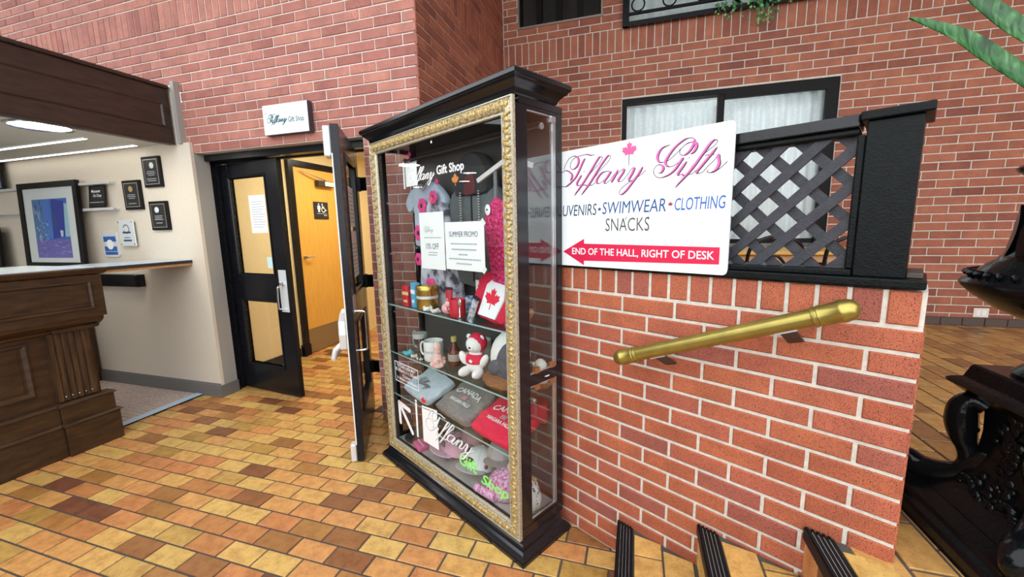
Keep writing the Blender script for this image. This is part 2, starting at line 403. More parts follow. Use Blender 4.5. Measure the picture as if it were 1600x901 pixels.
# upper floor level behind and beside the low wall
e0 = uw(0, 1.60); pu = [(STX[2]+0.02,-4),(7,-4),(7,YB+0.1),(-1.5,YB+0.1),(-1.45,2.72),(uw(-2.3,1.66).x,uw(-2.3,1.66).y),(uw(-0.1,1.66).x,uw(-0.1,1.66).y),(uw(0.0,1.60).x,uw(0.0,1.60).y),(STX[2]+0.02,1.42)]
fu = struct(MB().prism(pu, lambda x,y: (x,y,0.30), lambda x,y: (x,y,UZ-0.005)).build('floor_upper', M_GROUT), 'raised brown tile floor level beyond the low brick wall')
tl = []
for i in range(-20, 60):
    x = STX[2]+0.145 + i*0.122; off = 0.107 if i % 2 else 0.0
    if x < -1.4 or x > 5.2: continue
    k = -8
    while k < 26:
        y = off + k*0.2145; k += 1
        a, b = y-0.10725, min(y+0.10725, YB-0.02)
        if b-a < 0.03: continue
        c = Vector((x, (a+b)/2, 0)); wv = c.dot(NX); uu = c.dot(UX)
        if x < STX[2]+0.1 and wv < 1.62: continue
        if uu < 0.03 and wv < 1.62 and x > STX[2]+0.1 and wv > 1.5: continue
        if wv < 1.5 and x < STX[2]+0.1: continue
        if b < 0.3: continue
        tl.append((x, (a+b)/2, 0.122-0.0105, b-a-0.0105))
lay(fu, Matrix.Translation((0,0,UZ)), [(p[0],p[1],p[2],p[3]) for p in tl], 'floor_tile', M_TILE_UP, 0.012, 0.002, False)
for o in fu.children: o.location.z += UZ

# staircase of three risers, the top one meeting the upper floor
st = thing('staircase', 'three tiled steps with black ribbed nosings rising along the low brick wall', 'stairs', (0.25,0.9,0))
def stair_y(x): return (1.4845 - x*NX.x)/NX.y
for i in range(3):
    xa = STX[i]; xb = STX[i+1] if i < 2 else xa+0.10; z = RISE*(i+1)
    ya = stair_y(xa); yb = stair_y(xb); poly = [(xa,-1.6),(xb,-1.6),(xb,yb),(xa,ya)]
    MB().prism([(x-0.25,y-0.9) for x, y in poly], lambda x,y: (x,y,0.0), lambda x,y,z=z: (x,y,z-0.006)).build('step', M_GROUT, st)
    for k in range(-6, 12):                          # riser tiles
        y0 = k*0.2145; y1 = min(y0+0.206, stair_y(xa)-0.004)
        if y1-y0 > 0.02: MB().box(xa-0.011-0.25,y0-0.9,z-RISE+0.012,xa-0.25,y1-0.9,z-0.012).build('riser_tile', M_TILE, st, bevel=0.002, seg=1)
    c0 = xa+0.058; rows = ((c0, c0+0.106), (c0+0.114, c0+0.222)) if i < 2 else ((c0, c0+0.112),)
    for q, (ra, rb) in enumerate(rows):
        rb = min(rb, xb-0.015) if i < 2 else rb
        for k in range(-6, 12):
            y0 = k*0.2145 + (0.1 if q else 0.03); y1 = min(y0+0.206, stair_y((ra+rb)/2)-0.003)
            if y1-y0 < 0.03: continue
            ta = min(y1, stair_y(ra)-0.003); tb = min(y1, stair_y(rb)-0.003)
            MB().prism([(ra-0.25,y0-0.9),(rb-0.25,y0-0.9),(rb-0.25,tb-0.9),(ra-0.25,ta-0.9)], lambda x,y,z=z: (x,y,z-0.008), lambda x,y,z=z: (x,y,z)).build('tread_tile', M_TILE, st, bevel=0.0015, seg=1)
    nm = MB(); yn = stair_y(xa)-0.012; n0 = xa-0.016; pr = [(n0,z-0.034),(n0+0.012,z-0.034),(n0+0.012,z-0.006),(n0+0.068,z-0.006),(n0+0.068,z+0.004)]
    for r in range(5):
        xr = n0+0.062-r*0.0125; pr += [(xr,z+0.004),(xr-0.0015,z+0.0095),(xr-0.007,z+0.0095),(xr-0.0085,z+0.004)]
    pr += [(n0+0.002,z+0.006),(n0,z)]
    nm.prism(pr, lambda a,b: (a-0.25,-1.55-0.9,b), lambda a,b: (a-0.25,stair_y(a)-0.008-0.9,b))
    nz = nm.build('nosing', plain('ribbed_rubber', (0.008,0.008,0.009), 0.45, spec=0.2), st)
    gm = MB()
    for r in range(4):
        xr = n0+0.0555-r*0.0125+0.0005; gm.box(xr-0.25-0.0025,-2.4,z+0.0035,xr-0.25+0.0012,stair_y(xr)-0.02-0.9,z+0.0062)
    gm.build('grit_strip', plain('pale_grit', (0.62,0.62,0.62), 0.8), nz)

# entrance facade
CO = []; z = 2.185; cz = 0.0708
zz = 2.185 - 31*cz
while zz < 3.17: CO.append((zz, zz+cz, False)); zz += cz
CO.append((zz, zz+0.213, True)); zz += 0.213
while zz < 4.6: CO.append((zz, zz+cz, False)); zz += cz
XC = -1.445; OPN = (-3.655, -1.93)
wm = MB(); wm.box(-8,YF+0.006,2.74,OPN[0],YF+0.12,4.7); wm.box(OPN[0],YF+0.006,2.185,OPN[1],YF+0.12,4.7); wm.box(OPN[1],YF+0.006,0,XC-0.02,YF+0.12,4.7); wm.box(-3.70,YF+0.006,2.185,OPN[0],YF+0.12,2.74)
wf = struct(wm.build('wall_front', M_MORTAR_P), 'pink red brick facade over the double doors')
ops = [(OPN[0],OPN[1],-1,2.185),(-9,-3.706,-1,2.70),(-3.74,OPN[0],-1,2.185)]
br = brick_rows(-7.5, XC, CO, 0.222, 0.009, ops, XC+0.0, 0.0745)
lay(wf, Matrix.Translation((0,YF,0)), br, 'brick', M_BR_FRONT)
for o in wf.children: o.location.y += YF
# recess side wall
ang = math.atan2(YB-YF, -0.045); LR = math.hypot(YB-YF, 0.045)
CR = [(a+0.062, b+0.062, s) for a, b, s in CO if b > 0.4]
Mr = Matrix.Translation((XC,YF,0)) @ Matrix.Rotation(ang,4,'Z')
wr = struct(MB().box(0.01,0.006,0,LR,0.12,4.7).build('wall_corner', M_MORTAR_P, loc=(XC,YF,0), rot=ang), 'shaded red brick return wall between the facade and the back wall')
br = brick_rows(0.0, LR, CR, 0.222, 0.008, [], 0.0, 0.0745)
lay(wr, Mr, br, 'brick', M_BR_BACK)
# back wall
cb = 0.0765; CB = []; zz = 3.308 - 37*cb
while zz < 3.30: CB.append((zz, zz+cb, False)); zz += cb
CB.append((zz, zz+0.235, True)); zz += 0.235
while zz < 4.7: CB.append((zz, zz+cb, False)); zz += cb
W1 = (-0.171, 1.795, 0.95, 2.836); W2 = (-1.304, -0.398, 3.70, 4.45); W3 = (-0.167, 3.2, 3.545, 4.75)
xs = [-1.5, W2[0], W2[1], W1[0], W1[1], W3[1], 6.5]; wm = MB()
wm.box(-1.6,YB+0.006,0.4,W1[0],YB+0.14,W2[2]); wm.box(-1.6,YB+0.006,W2[2],W2[0],YB+0.14,4.75); wm.box(W2[1],YB+0.006,W2[2],W3[0],YB+0.14,4.75)
wm.box(W1[0],YB+0.006,0.4,W1[1],YB+0.14,W1[2]); wm.box(W1[0],YB+0.006,W1[3],W1[1],YB+0.14,W3[2]); wm.box(W1[1],YB+0.006,0.4,6.5,YB+0.14,W3[2]); wm.box(W3[1],YB+0.006,W3[2],6.5,YB+0.14,4.75); wm.box(W2[0],YB+0.006,W2[3],W2[1],YB+0.14,4.75)
wb = struct(wm.build('wall_back', M_MORTAR), 'tall red brown brick back wall with windows')
br = brick_rows(-1.49, 5.2, [c for c in CB if c[1] > UZ+0.08], 0.231, 0.010, [W1,W2,W3], 0.06, 0.0785)
lay(wb, Matrix.Translation((0,YB,0)), br, 'brick', M_BR_BACK)
for o in wb.children: o.location.y += YB
cv = MB(); 
bb = struct(MB().box(-1.45,YB-0.012,UZ,6.4,YB,UZ+0.075).build('baseboard_back', plain('dark_cove_base', (0.10,0.07,0.06), 0.6)), 'dark cove tile base along the back brick wall')
for k in range(48): MB().box(-1.4+k*0.16,YB-0.022,UZ+0.002,-1.4+k*0.16+0.152,YB-0.0125,UZ+0.07).build('base_tile', MATS['dark_cove_base'], bb)
# low wall
TH = 0.205; U0, U1 = -2.30, 0.031
wl = struct(MB().box(U0,0.006,0,U1-0.004,TH-0.006,1.312).build('wall_low', M_MORTAR, loc=uw(0,1.485), rot=A2), 'low orange red brick wall beside the steps')
CL = []; zz = 1.211 - 17*0.0712
while zz < 1.2: CL.append((zz, zz+0.0712, False)); zz += 0.0712
Ml = Matrix.Translation(uw(0,1.485)) @ Matrix.Rotation(A2,4,'Z')
br = brick_rows(U0, U1, CL, 0.222, 0.0115, [], U1, 0.072) + brick_rows(U0, U1-0.008, [(1.213,1.318,True)], 0.222, 0.012, [], U1-0.008, 0.076)
lay(wl, Ml, br, 'brick', M_BR_LOW, ch=0.004)
eb = MB()
for (za, zb, s_) in CL: eb.box(U1-0.016,0.005,za+0.006,U1,TH-0.005,zb-0.006)
o = eb.build('brick_field', M_BR_LOW, wl); o['kind'] = 'stuff'
# room behind the camera and around (plain, never in frame)
struct(MB().box(-9.2,0.9,4.75,7.2,6.3,4.85).build('ceiling_shade_slab', plain('grey_ceiling', (0.45,0.43,0.40), 0.9)), 'unseen ceiling slab added to shade the back of the atrium')  # unseen slab, added to darken the recess and back wall
struct(MB().box(-9.2,-4.2,0,7.2,-4.0,0.9).build('wall_rear', M_BR_FRONT), 'unseen brick wall behind the lobby, kept low for frontal light')  # unseen wall, cut low so that frontal light comes in
struct(MB().box(7.0,-4,0,7.2,YB+0.1,4.75).build('wall_right', M_BR_BACK), 'unseen brick wall on the far right, raised to darken the recess')  # unseen, full height to keep side light off the recess
struct(MB().box(-9.2,-4,0,-9.0,YB,3.0).build('wall_far_left', M_BEIGE), 'beige wall at the end of the reception area')

# beige reception wall
wl2 = MB().box(-9,2.59,0,-3.632,2.618,2.75); wl2.box(-3.745,2.59,2.185,-3.70,2.618,2.75)
wlf = struct(MB().box(-9,2.59,0,-3.632,2.618,2.27).box(-9,2.59,2.27,-3.735,2.618,2.74).build('wall_left', M_BEIGE), 'beige papered wall behind the reception desk')
MB().box(-3.715,2.6185,0,-3.631,2.745,2.18).build('return', M_GREYTRIM, wlf)
MB().box(-3.738,2.572,2.262,-3.700,2.6195,2.76).build('corner_strip', M_GREYTRIM, wlf)
b = MB()
b.prism([(2.5895,0.0),(2.572,0.0),(2.572,0.085),(2.576,0.09),(2.576,0.102),(2.582,0.112),(2.586,0.122),(2.59,0.126)], lambda y,z: (-8.9,y,z), lambda y,z: (-3.6321,y,z))
b.box(-3.632,2.572,0,-3.614,2.745,0.112)
struct(b.build('baseboard_left', plain('grey_baseboard', (0.15,0.145,0.14), 0.4)), 'grey moulded baseboard under the beige wall')
# corridor behind the doors
struct(MB().box(-3.95,2.745,0,-3.85,6.2,2.55).build('wall_corridor_left', M_CREAM), 'cream corridor wall holding the washroom door')
struct(MB().box(-1.93,2.745,0,-1.80,6.2,2.55).build('wall_corridor_right', M_CREAM), 'cream wall on the right of the corridor')
struct(MB().box(-3.95,6.2,0,-1.80,6.3,2.55).build('wall_corridor_end', M_CREAM), 'cream end wall of the corridor')
struct(MB().box(-3.95,2.745,2.55,-1.80,6.3,2.65).build('ceiling_corridor', plain('white_ceiling', (0.8,0.78,0.72), 0.9)), 'white corridor ceiling')
bbm = MB().box(-3.85,2.76,0,-3.836,3.73,0.11)
struct(bbm.build('baseboard_corridor', M_BLACK), 'black baseboard of the corridor')
cl = thing('ceiling_light', 'white corridor ceiling light panel behind the double doors', 'ceiling light', (-2.9,4.1,2.55))
MB().box(-0.32,-0.62,-0.03,0.32,0.62,0).build('housing', M_WHITE, cl)
MB().box(-0.29,-0.59,-0.036,0.29,0.59,-0.0305).build('diffuser', emit_mat('warm_panel', (1,0.90,0.72), 8.0), cl)

# ------------------------------------------------------------------ doors
tf = MB(); tf.box(-3.70,2.70,0,-3.652,2.87,2.18).box(-1.972,2.70,0,-1.93,2.87,2.18).box(-3.652,2.70,2.128,-1.972,2.87,2.18)
tf.box(-3.652,2.80,0,-3.64,2.83,2.128).box(-3.652,2.80,2.116,-1.972,2.83,2.128)
struct(tf.build('trim_1', M_BLACK, bevel=0.003), 'black frame of the double doors under the brick lintel')
def glazing(parent, x0, x1, z0, z1, yf, yb):
    """bead moulding round a door light, both faces"""
    for y, s in ((yf,-1),(yb,1)):
        m = MB(); rings = []
        for d, h in ((-0.012,0.0),(-0.012,0.007),(0.004,0.004),(0.012,-0.004)):
            rings.append([(x0+d,y+s*h,z0+d),(x1-d,y+s*h,z0+d),(x1-d,y+s*h,z1-d),(x0+d,y+s*h,z1-d)])
        m.loft(rings, True, False, False).build('bead', M_BLACK, parent)
def leaf(name, label, hinge, ang, W, lights, H=2.115):
    r = struct(bpy.data.objects.new(name, None), label); COL.objects.link(r); r.location = (hinge[0],hinge[1],0); r.rotation_euler = (0,0,ang)
    t = 0.045; xs0, xs1 = lights[0][0], lights[0][1]
    MB().box(0,0,0.012,xs0,t,H).build('hinge_stile', M_BLACK, r, bevel=0.002)
    MB().box(xs1,0,0.012,W,t,H).build('lock_stile', M_BLACK, r, bevel=0.002)
    zs = [0.012] + [v for l in lights for v in (l[2],l[3])] + [H]
    for nm, a, b in (('bottom_rail',zs[0],zs[1]),('lock_rail',zs[2],zs[3]),('top_rail',zs[4],zs[5])):
        MB().box(xs0,0.001,a,xs1,t-0.001,b).build(nm, M_BLACK, r)
    for (a, b, c, d) in lights:
        MB().box(a-0.002,t/2-0.003,c-0.002,b+0.002,t/2+0.003,d+0.002).build('pane', M_GLASS, r)
        glazing(r, a, b, c, d, 0.0, t)
    return r
LH = (-3.648, 2.835); LA = math.atan2(2.735-2.835, -2.842+3.648); LW = 0.776
d1 = leaf('door_1', 'left black door leaf with two glass lights nearly shut', LH, LA, LW, [(0.112,0.602,0.262,0.885),(0.112,0.602,1.12,1.995)])
MB().box(0.655,-0.004,0.80,0.752,0.0,1.175).build('push_plate', M_PLATE, d1, bevel=0.0015)
pl = MB().tube(catmull([(0.70,-0.002,1.045),(0.70,-0.05,1.03),(0.695,-0.058,0.98),(0.69,-0.058,0.87),(0.69,-0.05,0.835),(0.69,-0.002,0.825)],5), 0.008, 8)
pl.build('pull_handle', M_CHROME, d1, smooth=True)
MB().tube([(0.705,-0.004,1.06),(0.705,-0.03,1.06),(0.74,-0.032,1.045)],[0.011,0.009,0.007],8).build('thumb_latch', M_CHROME, d1, smooth=True)
for zz in (0.25,1.85): MB().tube([(-0.012,-0.008,zz-0.055),(-0.012,-0.008,zz+0.055)],0.009,8).build('hinge', M_BLACK, d1)
# paper notices on the left leaf
o = MB().box(0.34,0.0175,1.50,0.555,0.0185,1.83).build('notice', M_PAPER, d1); o['label'] = 'large white printed notice behind the door glass'
m = MB(); 
for k in range(11): m.box(0.37,0.0166,1.55+k*0.022,0.37+0.15+0.02*((k*7)%3-1),0.0174,1.554+k*0.022)
m.build('notice_lines', M_INKG, d1)
o = MB().box(0.50,0.0175,1.185,0.585,0.0185,1.285).build('notice', plain('aqua_paper', (0.62,0.84,0.86), 0.6), d1); o['label'] = 'small pale aqua notice low on the door glass'
RH = (-2.130, 2.725); RA = math.atan2(2.005-2.725, -1.695+2.130); RW = 0.835
d2 = leaf('door_2', 'right black door leaf swung wide open beside the glass cabinet', RH, RA, RW, [(0.17,0.67,0.30,0.90),(0.17,0.67,1.10,1.97)])
# its right face (local +y side) carries notices and a pull
for a, b, c, d_ in ((0.27,0.52,1.53,1.80),(0.25,0.54,1.18,1.50)):
    MB().box(a,0.0275,c,b,0.0285,d_).build('notice', M_PAPER, d2)
    m = MB()
    for k in range(8): m.box(a+0.03,0.0287,c+0.03+k*0.028,b-0.03,0.0292,c+0.036+k*0.028)
    m.build('notice_lines', M_INKG, d2)
MB().tube(catmull([(0.735,0.046,0.99),(0.735,0.095,0.985),(0.735,0.10,0.95),(0.735,0.10,0.77),(0.735,0.095,0.735),(0.735,0.046,0.73)],5), 0.0085, 8).build('pull_handle', M_CHROME, d2, smooth=True)
MB().box(0.70,0.0455,0.985,0.80,0.0485,1.10).build('pull_plate', M_SATIN, d2, bevel=0.001)
# panic bar on its left face, end caps seen past the edge
MB().prism([(0.655,1.0),(0.735,0.985),(0.815,0.94),(0.825,0.86),(0.81,0.76),(0.735,0.74),(0.675,0.76),(0.645,0.88)], lambda x,z: (x,-0.052,z), lambda x,z: (x,-0.001,z)).build('panic_head', plain('satin_white_metal', (0.72,0.72,0.71), 0.35, 0.3), d2, bevel=0.012, seg=3)
MB().tube([(0.765,-0.03,0.80),(0.77,-0.085,0.755),(0.77,-0.10,0.70)],[0.02,0.019,0.018],10).build('panic_arm', MATS['satin_white_metal'], d2, smooth=True)
MB().tube([(0.77,-0.10,0.70),(0.10,-0.10,0.70)],0.016,10).build('panic_bar', MATS['satin_white_metal'], d2, smooth=True)
MB().box(0.74,-0.045,1.93,0.825,-0.001,2.108).build('top_latch', plain('pale_latch', (0.60,0.66,0.68), 0.35, 0.3), d2, bevel=0.012, seg=3)
MB().box(0.765,-0.04,0.005,0.825,-0.001,0.125).build('bottom_latch', MATS['satin_white_metal'], d2, bevel=0.010, seg=3)
MB().box(0.8345,-0.002,0.13,0.838,0.005,1.95).build('edge_strip', plain('white_edge', (0.75,0.75,0.74), 0.4), d2)
for zz in (0.38,1.10,1.86): MB().box(-0.008,0.020,zz-0.055,0.030,0.062,zz+0.055).build('hinge', M_BLACK, d2, bevel=0.004); MB().obox((0.05,0.118,zz),(0.035,0.068,0),(0.008,-0.004,0),(0,0,0.05)).build('hinge_arm', M_BLACK, d2)
# washroom door in the corridor
XD = -3.849; t3 = MB()
t3.box(XD,3.77,0,XD+0.05,3.84,2.33).box(XD,4.84,0,XD+0.05,4.91,2.33).box(XD,3.84,2.26,XD+0.05,4.84,2.33)
struct(t3.build('trim_2', M_BLACK, bevel=0.004), 'black frame round the orange washroom door')
bk = MB().box(XD,3.745,0,XD+0.058,3.85,0.14); struct(bk.build('trim_3', M_BLACK, bevel=0.004), 'black plinth block at the washroom door frame')
d3 = struct(bpy.data.objects.new('door_3', None), 'orange oak veneer washroom door in the corridor'); COL.objects.link(d3); d3.location = (XD,3.845,0)
MB().box(0.002,0,0.01,0.026,0.99,2.255).build('panel', M_OAKDOOR, d3)
MB().box(0.027,0.01,0.015,0.030,0.98,0.31).build('kick_plate', plain('brushed_kick_plate', (0.36,0.30,0.20), 0.4, 0.7), d3)
MB().box(0.027,0.33,2.06,0.09,0.62,2.13).build('closer_body', M_DKBRONZE, d3, bevel=0.006)
MB().tube([(0.075,0.48,2.135),(0.085,0.25,2.18),(0.055,0.10,2.22)],0.009,8).build('closer_arm', M_SATIN, d3)
MB().box(0.027,0.44,2.068,0.0915,0.60,2.122).build('closer_label', M_PLATE, d3)
MB().tube([(0.03,0.065,1.20),(0.075,0.065,1.20),(0.08,0.17,1.20)],[0.022,0.010,0.009],8).build('lever_handle', M_SATIN, d3, smooth=True)
sg = thing('washroom_sign', 'small black washroom sign with white person and wheelchair symbols', 'sign', (XD+0.027,4.12,1.655))
MB().box(0,0,0,0.006,0.245,0.215).build('plate', M_INK, sg)
P3 = lambda a, b: (0.0066, a, b); m = MB()
m.ball((0.0066,0.085,0.185),(0.0008,0.011,0.011),8,5); m.flat([(0.062,0.168),(0.108,0.168),(0.112,0.125),(0.102,0.125),(0.100,0.090),(0.070,0.090),(0.068,0.125),(0.058,0.125)], P3)
m.ball((0.0066,0.145,0.185),(0.0008,0.011,0.011),8,5)
for path in ([(0.146,0.170),(0.150,0.140),(0.178,0.138),(0.198,0.108),(0.210,0.112)], [(0.140,0.150),(0.128,0.125),(0.135,0.098),(0.158,0.088),(0.180,0.098),(0.186,0.114)], [(0.150,0.155),(0.172,0.153)]):
    m.tube([P3(*p) for p in path], 0.0055, 6)
m.build('symbols', M_LETW, sg)
m = MB(); m.flat([(0.05,0.068),(0.215,0.068),(0.215,0.074),(0.05,0.074)], P3); m.flat([(0.16,0.042),(0.215,0.042),(0.215,0.058),(0.16,0.058)], P3); m.build('caption', M_INKG, sg)

# ------------------------------------------------------------------ sign over the doors
ws = thing('shop_sign', 'white lightbox sign with script lettering on the brick above the doors', 'sign', (-2.565,YF,2.245))
MB().box(-0.215,-0.052,0,0.215,-0.004,0.222).build('case', plain('dark_sign_edge', (0.05,0.045,0.06), 0.4), ws, bevel=0.003)
MB().box(-0.212,-0.0545,0.003,0.212,-0.0525,0.219).build('face', M_WHITE, ws)
fS = lambda a, b: (a, -0.0552, b)
ribbon(MB(), TIF, fS, 0.47, -0.165, 0.092, 0.008, 0.022).build('script_lettering', M_TEAL, ws)
letters(MB(), 'Gift Shop', 0.028, 0.175, 0.070, 0.120, fS, 0.02).build('lettering', M_TEAL, ws)
MB().flat([(-0.185+0.009*math.cos(k), 0.158+0.009*math.sin(k)) for k in [i*0.628 for i in range(10)]], fS).build('dot', plain('pale_violet', (0.55,0.42,0.62), 0.5), ws)

# ------------------------------------------------------------------ big gift sign on the low wall
GU0, GU1, GZ0, GZ1 = -1.30, -0.452, 1.325, 1.829
gs = thing('gift_sign', 'large white gift shop sign with pink script and a red arrow on the low wall', 'sign', uw((GU0+GU1)/2,1.474,GZ0), A2)
gc = (GU0+GU1)/2; hw = (GU1-GU0)/2; hh = GZ1-GZ0; rr = 0.015; pts = []
for cx, cz, a0 in ((hw-rr,rr,-90),(hw-rr,hh-rr,0),(-hw+rr,hh-rr,90),(-hw+rr,rr,180)):
    pts += [(cx+rr*math.cos(R(a0+k*22.5)), cz+rr*math.sin(R(a0+k*22.5))) for k in range(5)]
MB().prism(pts, lambda a,b: (a,-0.008,b), lambda a,b: (a,0.002,b)).build('board', M_WHITE, gs)
fG = lambda e: (lambda a, b: (a-gc, -0.0082-e, b-GZ0))
ribbon(MB(), TIF+GIF, fG(0.0003), 1.0, -1.1475, 1.6775, 0.0025, 0.0105).build('script_shadow', plain('black_plum_ink', (0.05,0.02,0.04), 0.5), gs)
ribbon(MB(), TIF+GIF, fG(0.0007), 1.0, -1.15, 1.68, 0.0004, 0.0088).build('script_lettering', M_PINKI, gs)
MB().flat(maple(-0.827, 1.776, 0.046, False), fG(0.0006)).build('maple_leaf', plain('pink_leaf_ink', (0.80,0.10,0.30), 0.5), gs)
MB().flat([(-0.8285,1.775),(-0.8255,1.775),(-0.8265,1.732),(-0.829,1.732)], fG(0.0006)).build('leaf_stem', M_INK, gs)
letters(MB(), 'SOUVENIRS', -1.215, -0.973, 1.546, 1.594, fG(0.0006), 0.0, 0.12).build('lettering', M_INKN, gs)
letters(MB(), 'SWIMWEAR', -0.945, -0.672, 1.548, 1.597, fG(0.0006), 0.0, 0.12).build('lettering', plain('navy_blue_ink', (0.015,0.08,0.26), 0.5), gs)
letters(MB(), 'CLOTHING', -0.640, -0.468, 1.550, 1.594, fG(0.0006), 0.004, 0.12).build('lettering', M_INKB, gs)
MB().flat(maple(-0.959, 1.566, 0.012), fG(0.0006)).build('leaf_bullet', M_INKN, gs)
MB().flat(maple(-0.656, 1.570, 0.013), fG(0.0006)).build('leaf_bullet', plain('brown_red_ink', (0.35,0.02,0.03), 0.5), gs)
sw = MB(); letters(sw, 'SNACKS', -0.928, -0.735, 1.478, 1.530, fG(0.0006), -0.006)
for cx, cz, s_ in ((-0.925,1.485,1),(-0.742,1.485,-1),(-0.740,1.526,-1),(-0.835,1.527,1)):
    sw.tube([fG(0.0006)(cx+0.006*s_*math.cos(k*0.6)*(1-k/14), cz+0.006*math.sin(k*0.6)*(1-k/14)) for k in range(11)], 0.0008, 4)
sw.build('lettering', plain('soft_black_ink', (0.06,0.065,0.06), 0.6), gs)
MB().flat([(-1.150,1.388),(-1.036,1.446),(-1.036,1.425),(-0.478,1.420),(-0.478,1.361),(-1.036,1.350),(-1.036,1.330)], fG(0.0006)).build('arrow', M_REDI, gs)
letters(MB(), 'END OF THE HALL, RIGHT OF DESK', -1.100, -0.494, 1.372, 1.406, fG(0.0012), 0.012).build('lettering', M_LETW, gs)

# ------------------------------------------------------------------ lattice screen on the low wall
ls = thing('lattice_screen', 'black painted lattice screen with post and cap on the low brick wall', 'lattice screen', uw(-0.6,1.58,1.318), A2)
def lsb(u0, w0, z0, u1, w1, z1): return MB().box(u0+0.6,w0-1.58,z0-1.318,u1+0.6,w1-1.58,z1-1.318)
lsb(-1.20,1.470,1.319,0.022,1.70,1.343).build('sill', M_BLACKW, ls, bevel=0.004)
lsb(-1.18,1.485,1.3435,-0.132,1.60,1.362).build('bottom_rail', M_BLACKW, ls, bevel=0.004)
lsb(-0.019,1.52,1.3435,0.014,1.68,1.358).build('sill_block', M_DKBRONZE, ls, bevel=0.002)
lsb(-0.131,1.50,1.3435,-0.0195,1.66,1.768).build('post', M_BLACKW, ls, bevel=0.003)
lsb(-0.146,1.485,1.7685,-0.002,1.68,1.793).build('post_cap', M_BLACKW, ls, bevel=0.004)
lsb(-1.20,1.495,1.755,-0.1465,1.60,1.790).build('top_rail', plain('black_gloss_rail', (0.012,0.013,0.015), 0.2, spec=0.35, noise=0.3, bump=0.2), ls, bevel=0.004)
lsb(-1.20,1.505,1.735,-0.146,1.575,1.7545).build('rail_bead', M_BLACKW, ls, bevel=0.006)
lsb(-1.20,1.50,1.3435,-1.15,1.60,1.7345).build('end_post', M_BLACKW, ls, bevel=0.003)
lsb(-0.150,1.505,1.3625,-0.1315,1.575,1.7345).build('side_bead', M_BLACKW, ls, bevel=0.004)
x0, x1, z0, z1 = -1.15, -0.150, 1.363, 1.7345; P = 0.1045; hwd = 0.0148
def clip_poly(poly, x0, x1, z0, z1):
    for ax, lim, sg_ in ((0,x0,1),(0,x1,-1),(1,z0,1),(1,z1,-1)):
        out = []
        for i in range(len(poly)):
            p = poly[i]; q = poly[(i+1)%len(poly)]; a = (p[ax]-lim)*sg_; b = (q[ax]-lim)*sg_
            if a >= 0: out.append(p)
            if a*b < 0:
                t = a/(a-b); out.append((p[0]+(q[0]-p[0])*t, p[1]+(q[1]-p[1])*t))
        poly = out
        if len(poly) < 3: return []
    return poly
for lay_, (wf_, wb_) in enumerate(((1.518,1.530),(1.531,1.543))):
    for k in range(-8, 22):
        c = x1+0.052 - k*P*1.0; s_ = 1 if lay_ == 0 else -1
        # line through (c, zmid) direction (1, s)
        cx = c; cz_ = (z0+z1)/2; d = 0.7071; nx, nz = -s_*d, d
        big = [(cx-d-nx*hwd, cz_-s_*d-nz*hwd), (cx+d-nx*hwd, cz_+s_*d-nz*hwd), (cx+d+nx*hwd, cz_+s_*d+nz*hwd), (cx-d+nx*hwd, cz_-s_*d+nz*hwd)]
        pg = clip_poly(big, x0, x1, z0, z1)
        if len(pg) >= 3:
            MB().prism(pg, lambda a,b,w_=wf_: (a+0.6,w_-1.58,b-1.318), lambda a,b,w_=wb_: (a+0.6,w_-1.58,b-1.318)).build('slat', M_LATT, ls)

# ------------------------------------------------------------------ handrail
hr = thing('handrail', 'brass tube handrail with domed ends on the low brick wall', 'handrail', uw(-0.46,1.485,1.0), A2)
a = Vector((-0.81+0.46, 1.398-1.485, 0.973-1.0)); b = Vector((-0.118+0.46, 1.398-1.485, 1.262-1.0)); ax = (b-a).normalized()
def along(t): return a+(b-a)*t
MB().tube([along(0.03), along(0.93)], 0.0265, 20).build('tube', M_BRASS, hr, smooth=True)
for (t0, dr, nm) in ((1.0,-1,'end_cap'),(0.0,1,'end_cap')):
    e = a+(b-a)*t0; s_ = -dr; m = MB(); pth = []; rad = []
    for q, r_ in ((-0.085,0.0270),(-0.083,0.0305),(-0.078,0.0312),(-0.076,0.0290),(-0.070,0.0290),(-0.068,0.0312),(-0.064,0.0305),(-0.062,0.0302),(-0.022,0.0308),(-0.019,0.0325),(-0.012,0.0328),(-0.008,0.031),(0.004,0.0295),(0.014,0.024),(0.021,0.015),(0.0245,0.004)):
        pth.append(e+ax*s_*q); rad.append(r_)
    m.tube(pth, rad, 20).build(nm, M_BRASS, hr, smooth=True)
for t in (0.235, 0.80):
    p = along(t); bk = MB(); off = Vector((0.006,0.086,-0.062))
    bk.obox(p+Vector((0,0,-0.028)), ax*0.030, (0,0.012,0), ax.cross(Vector((0,1,0)))*0.0025).build('saddle', M_SATIN, hr)
    q0 = p+Vector((0.004,0.004,-0.030)); q1 = Vector((p.x+0.012, -0.003, p.z-0.075)); dv = (q1-q0)
    bk = MB(); bk.obox((q0+q1)/2, dv*0.5, Vector((0.020,0,0.006)), dv.cross(Vector((1,0,0))).normalized()*0.003).build('bracket', M_DKBRONZE, hr)

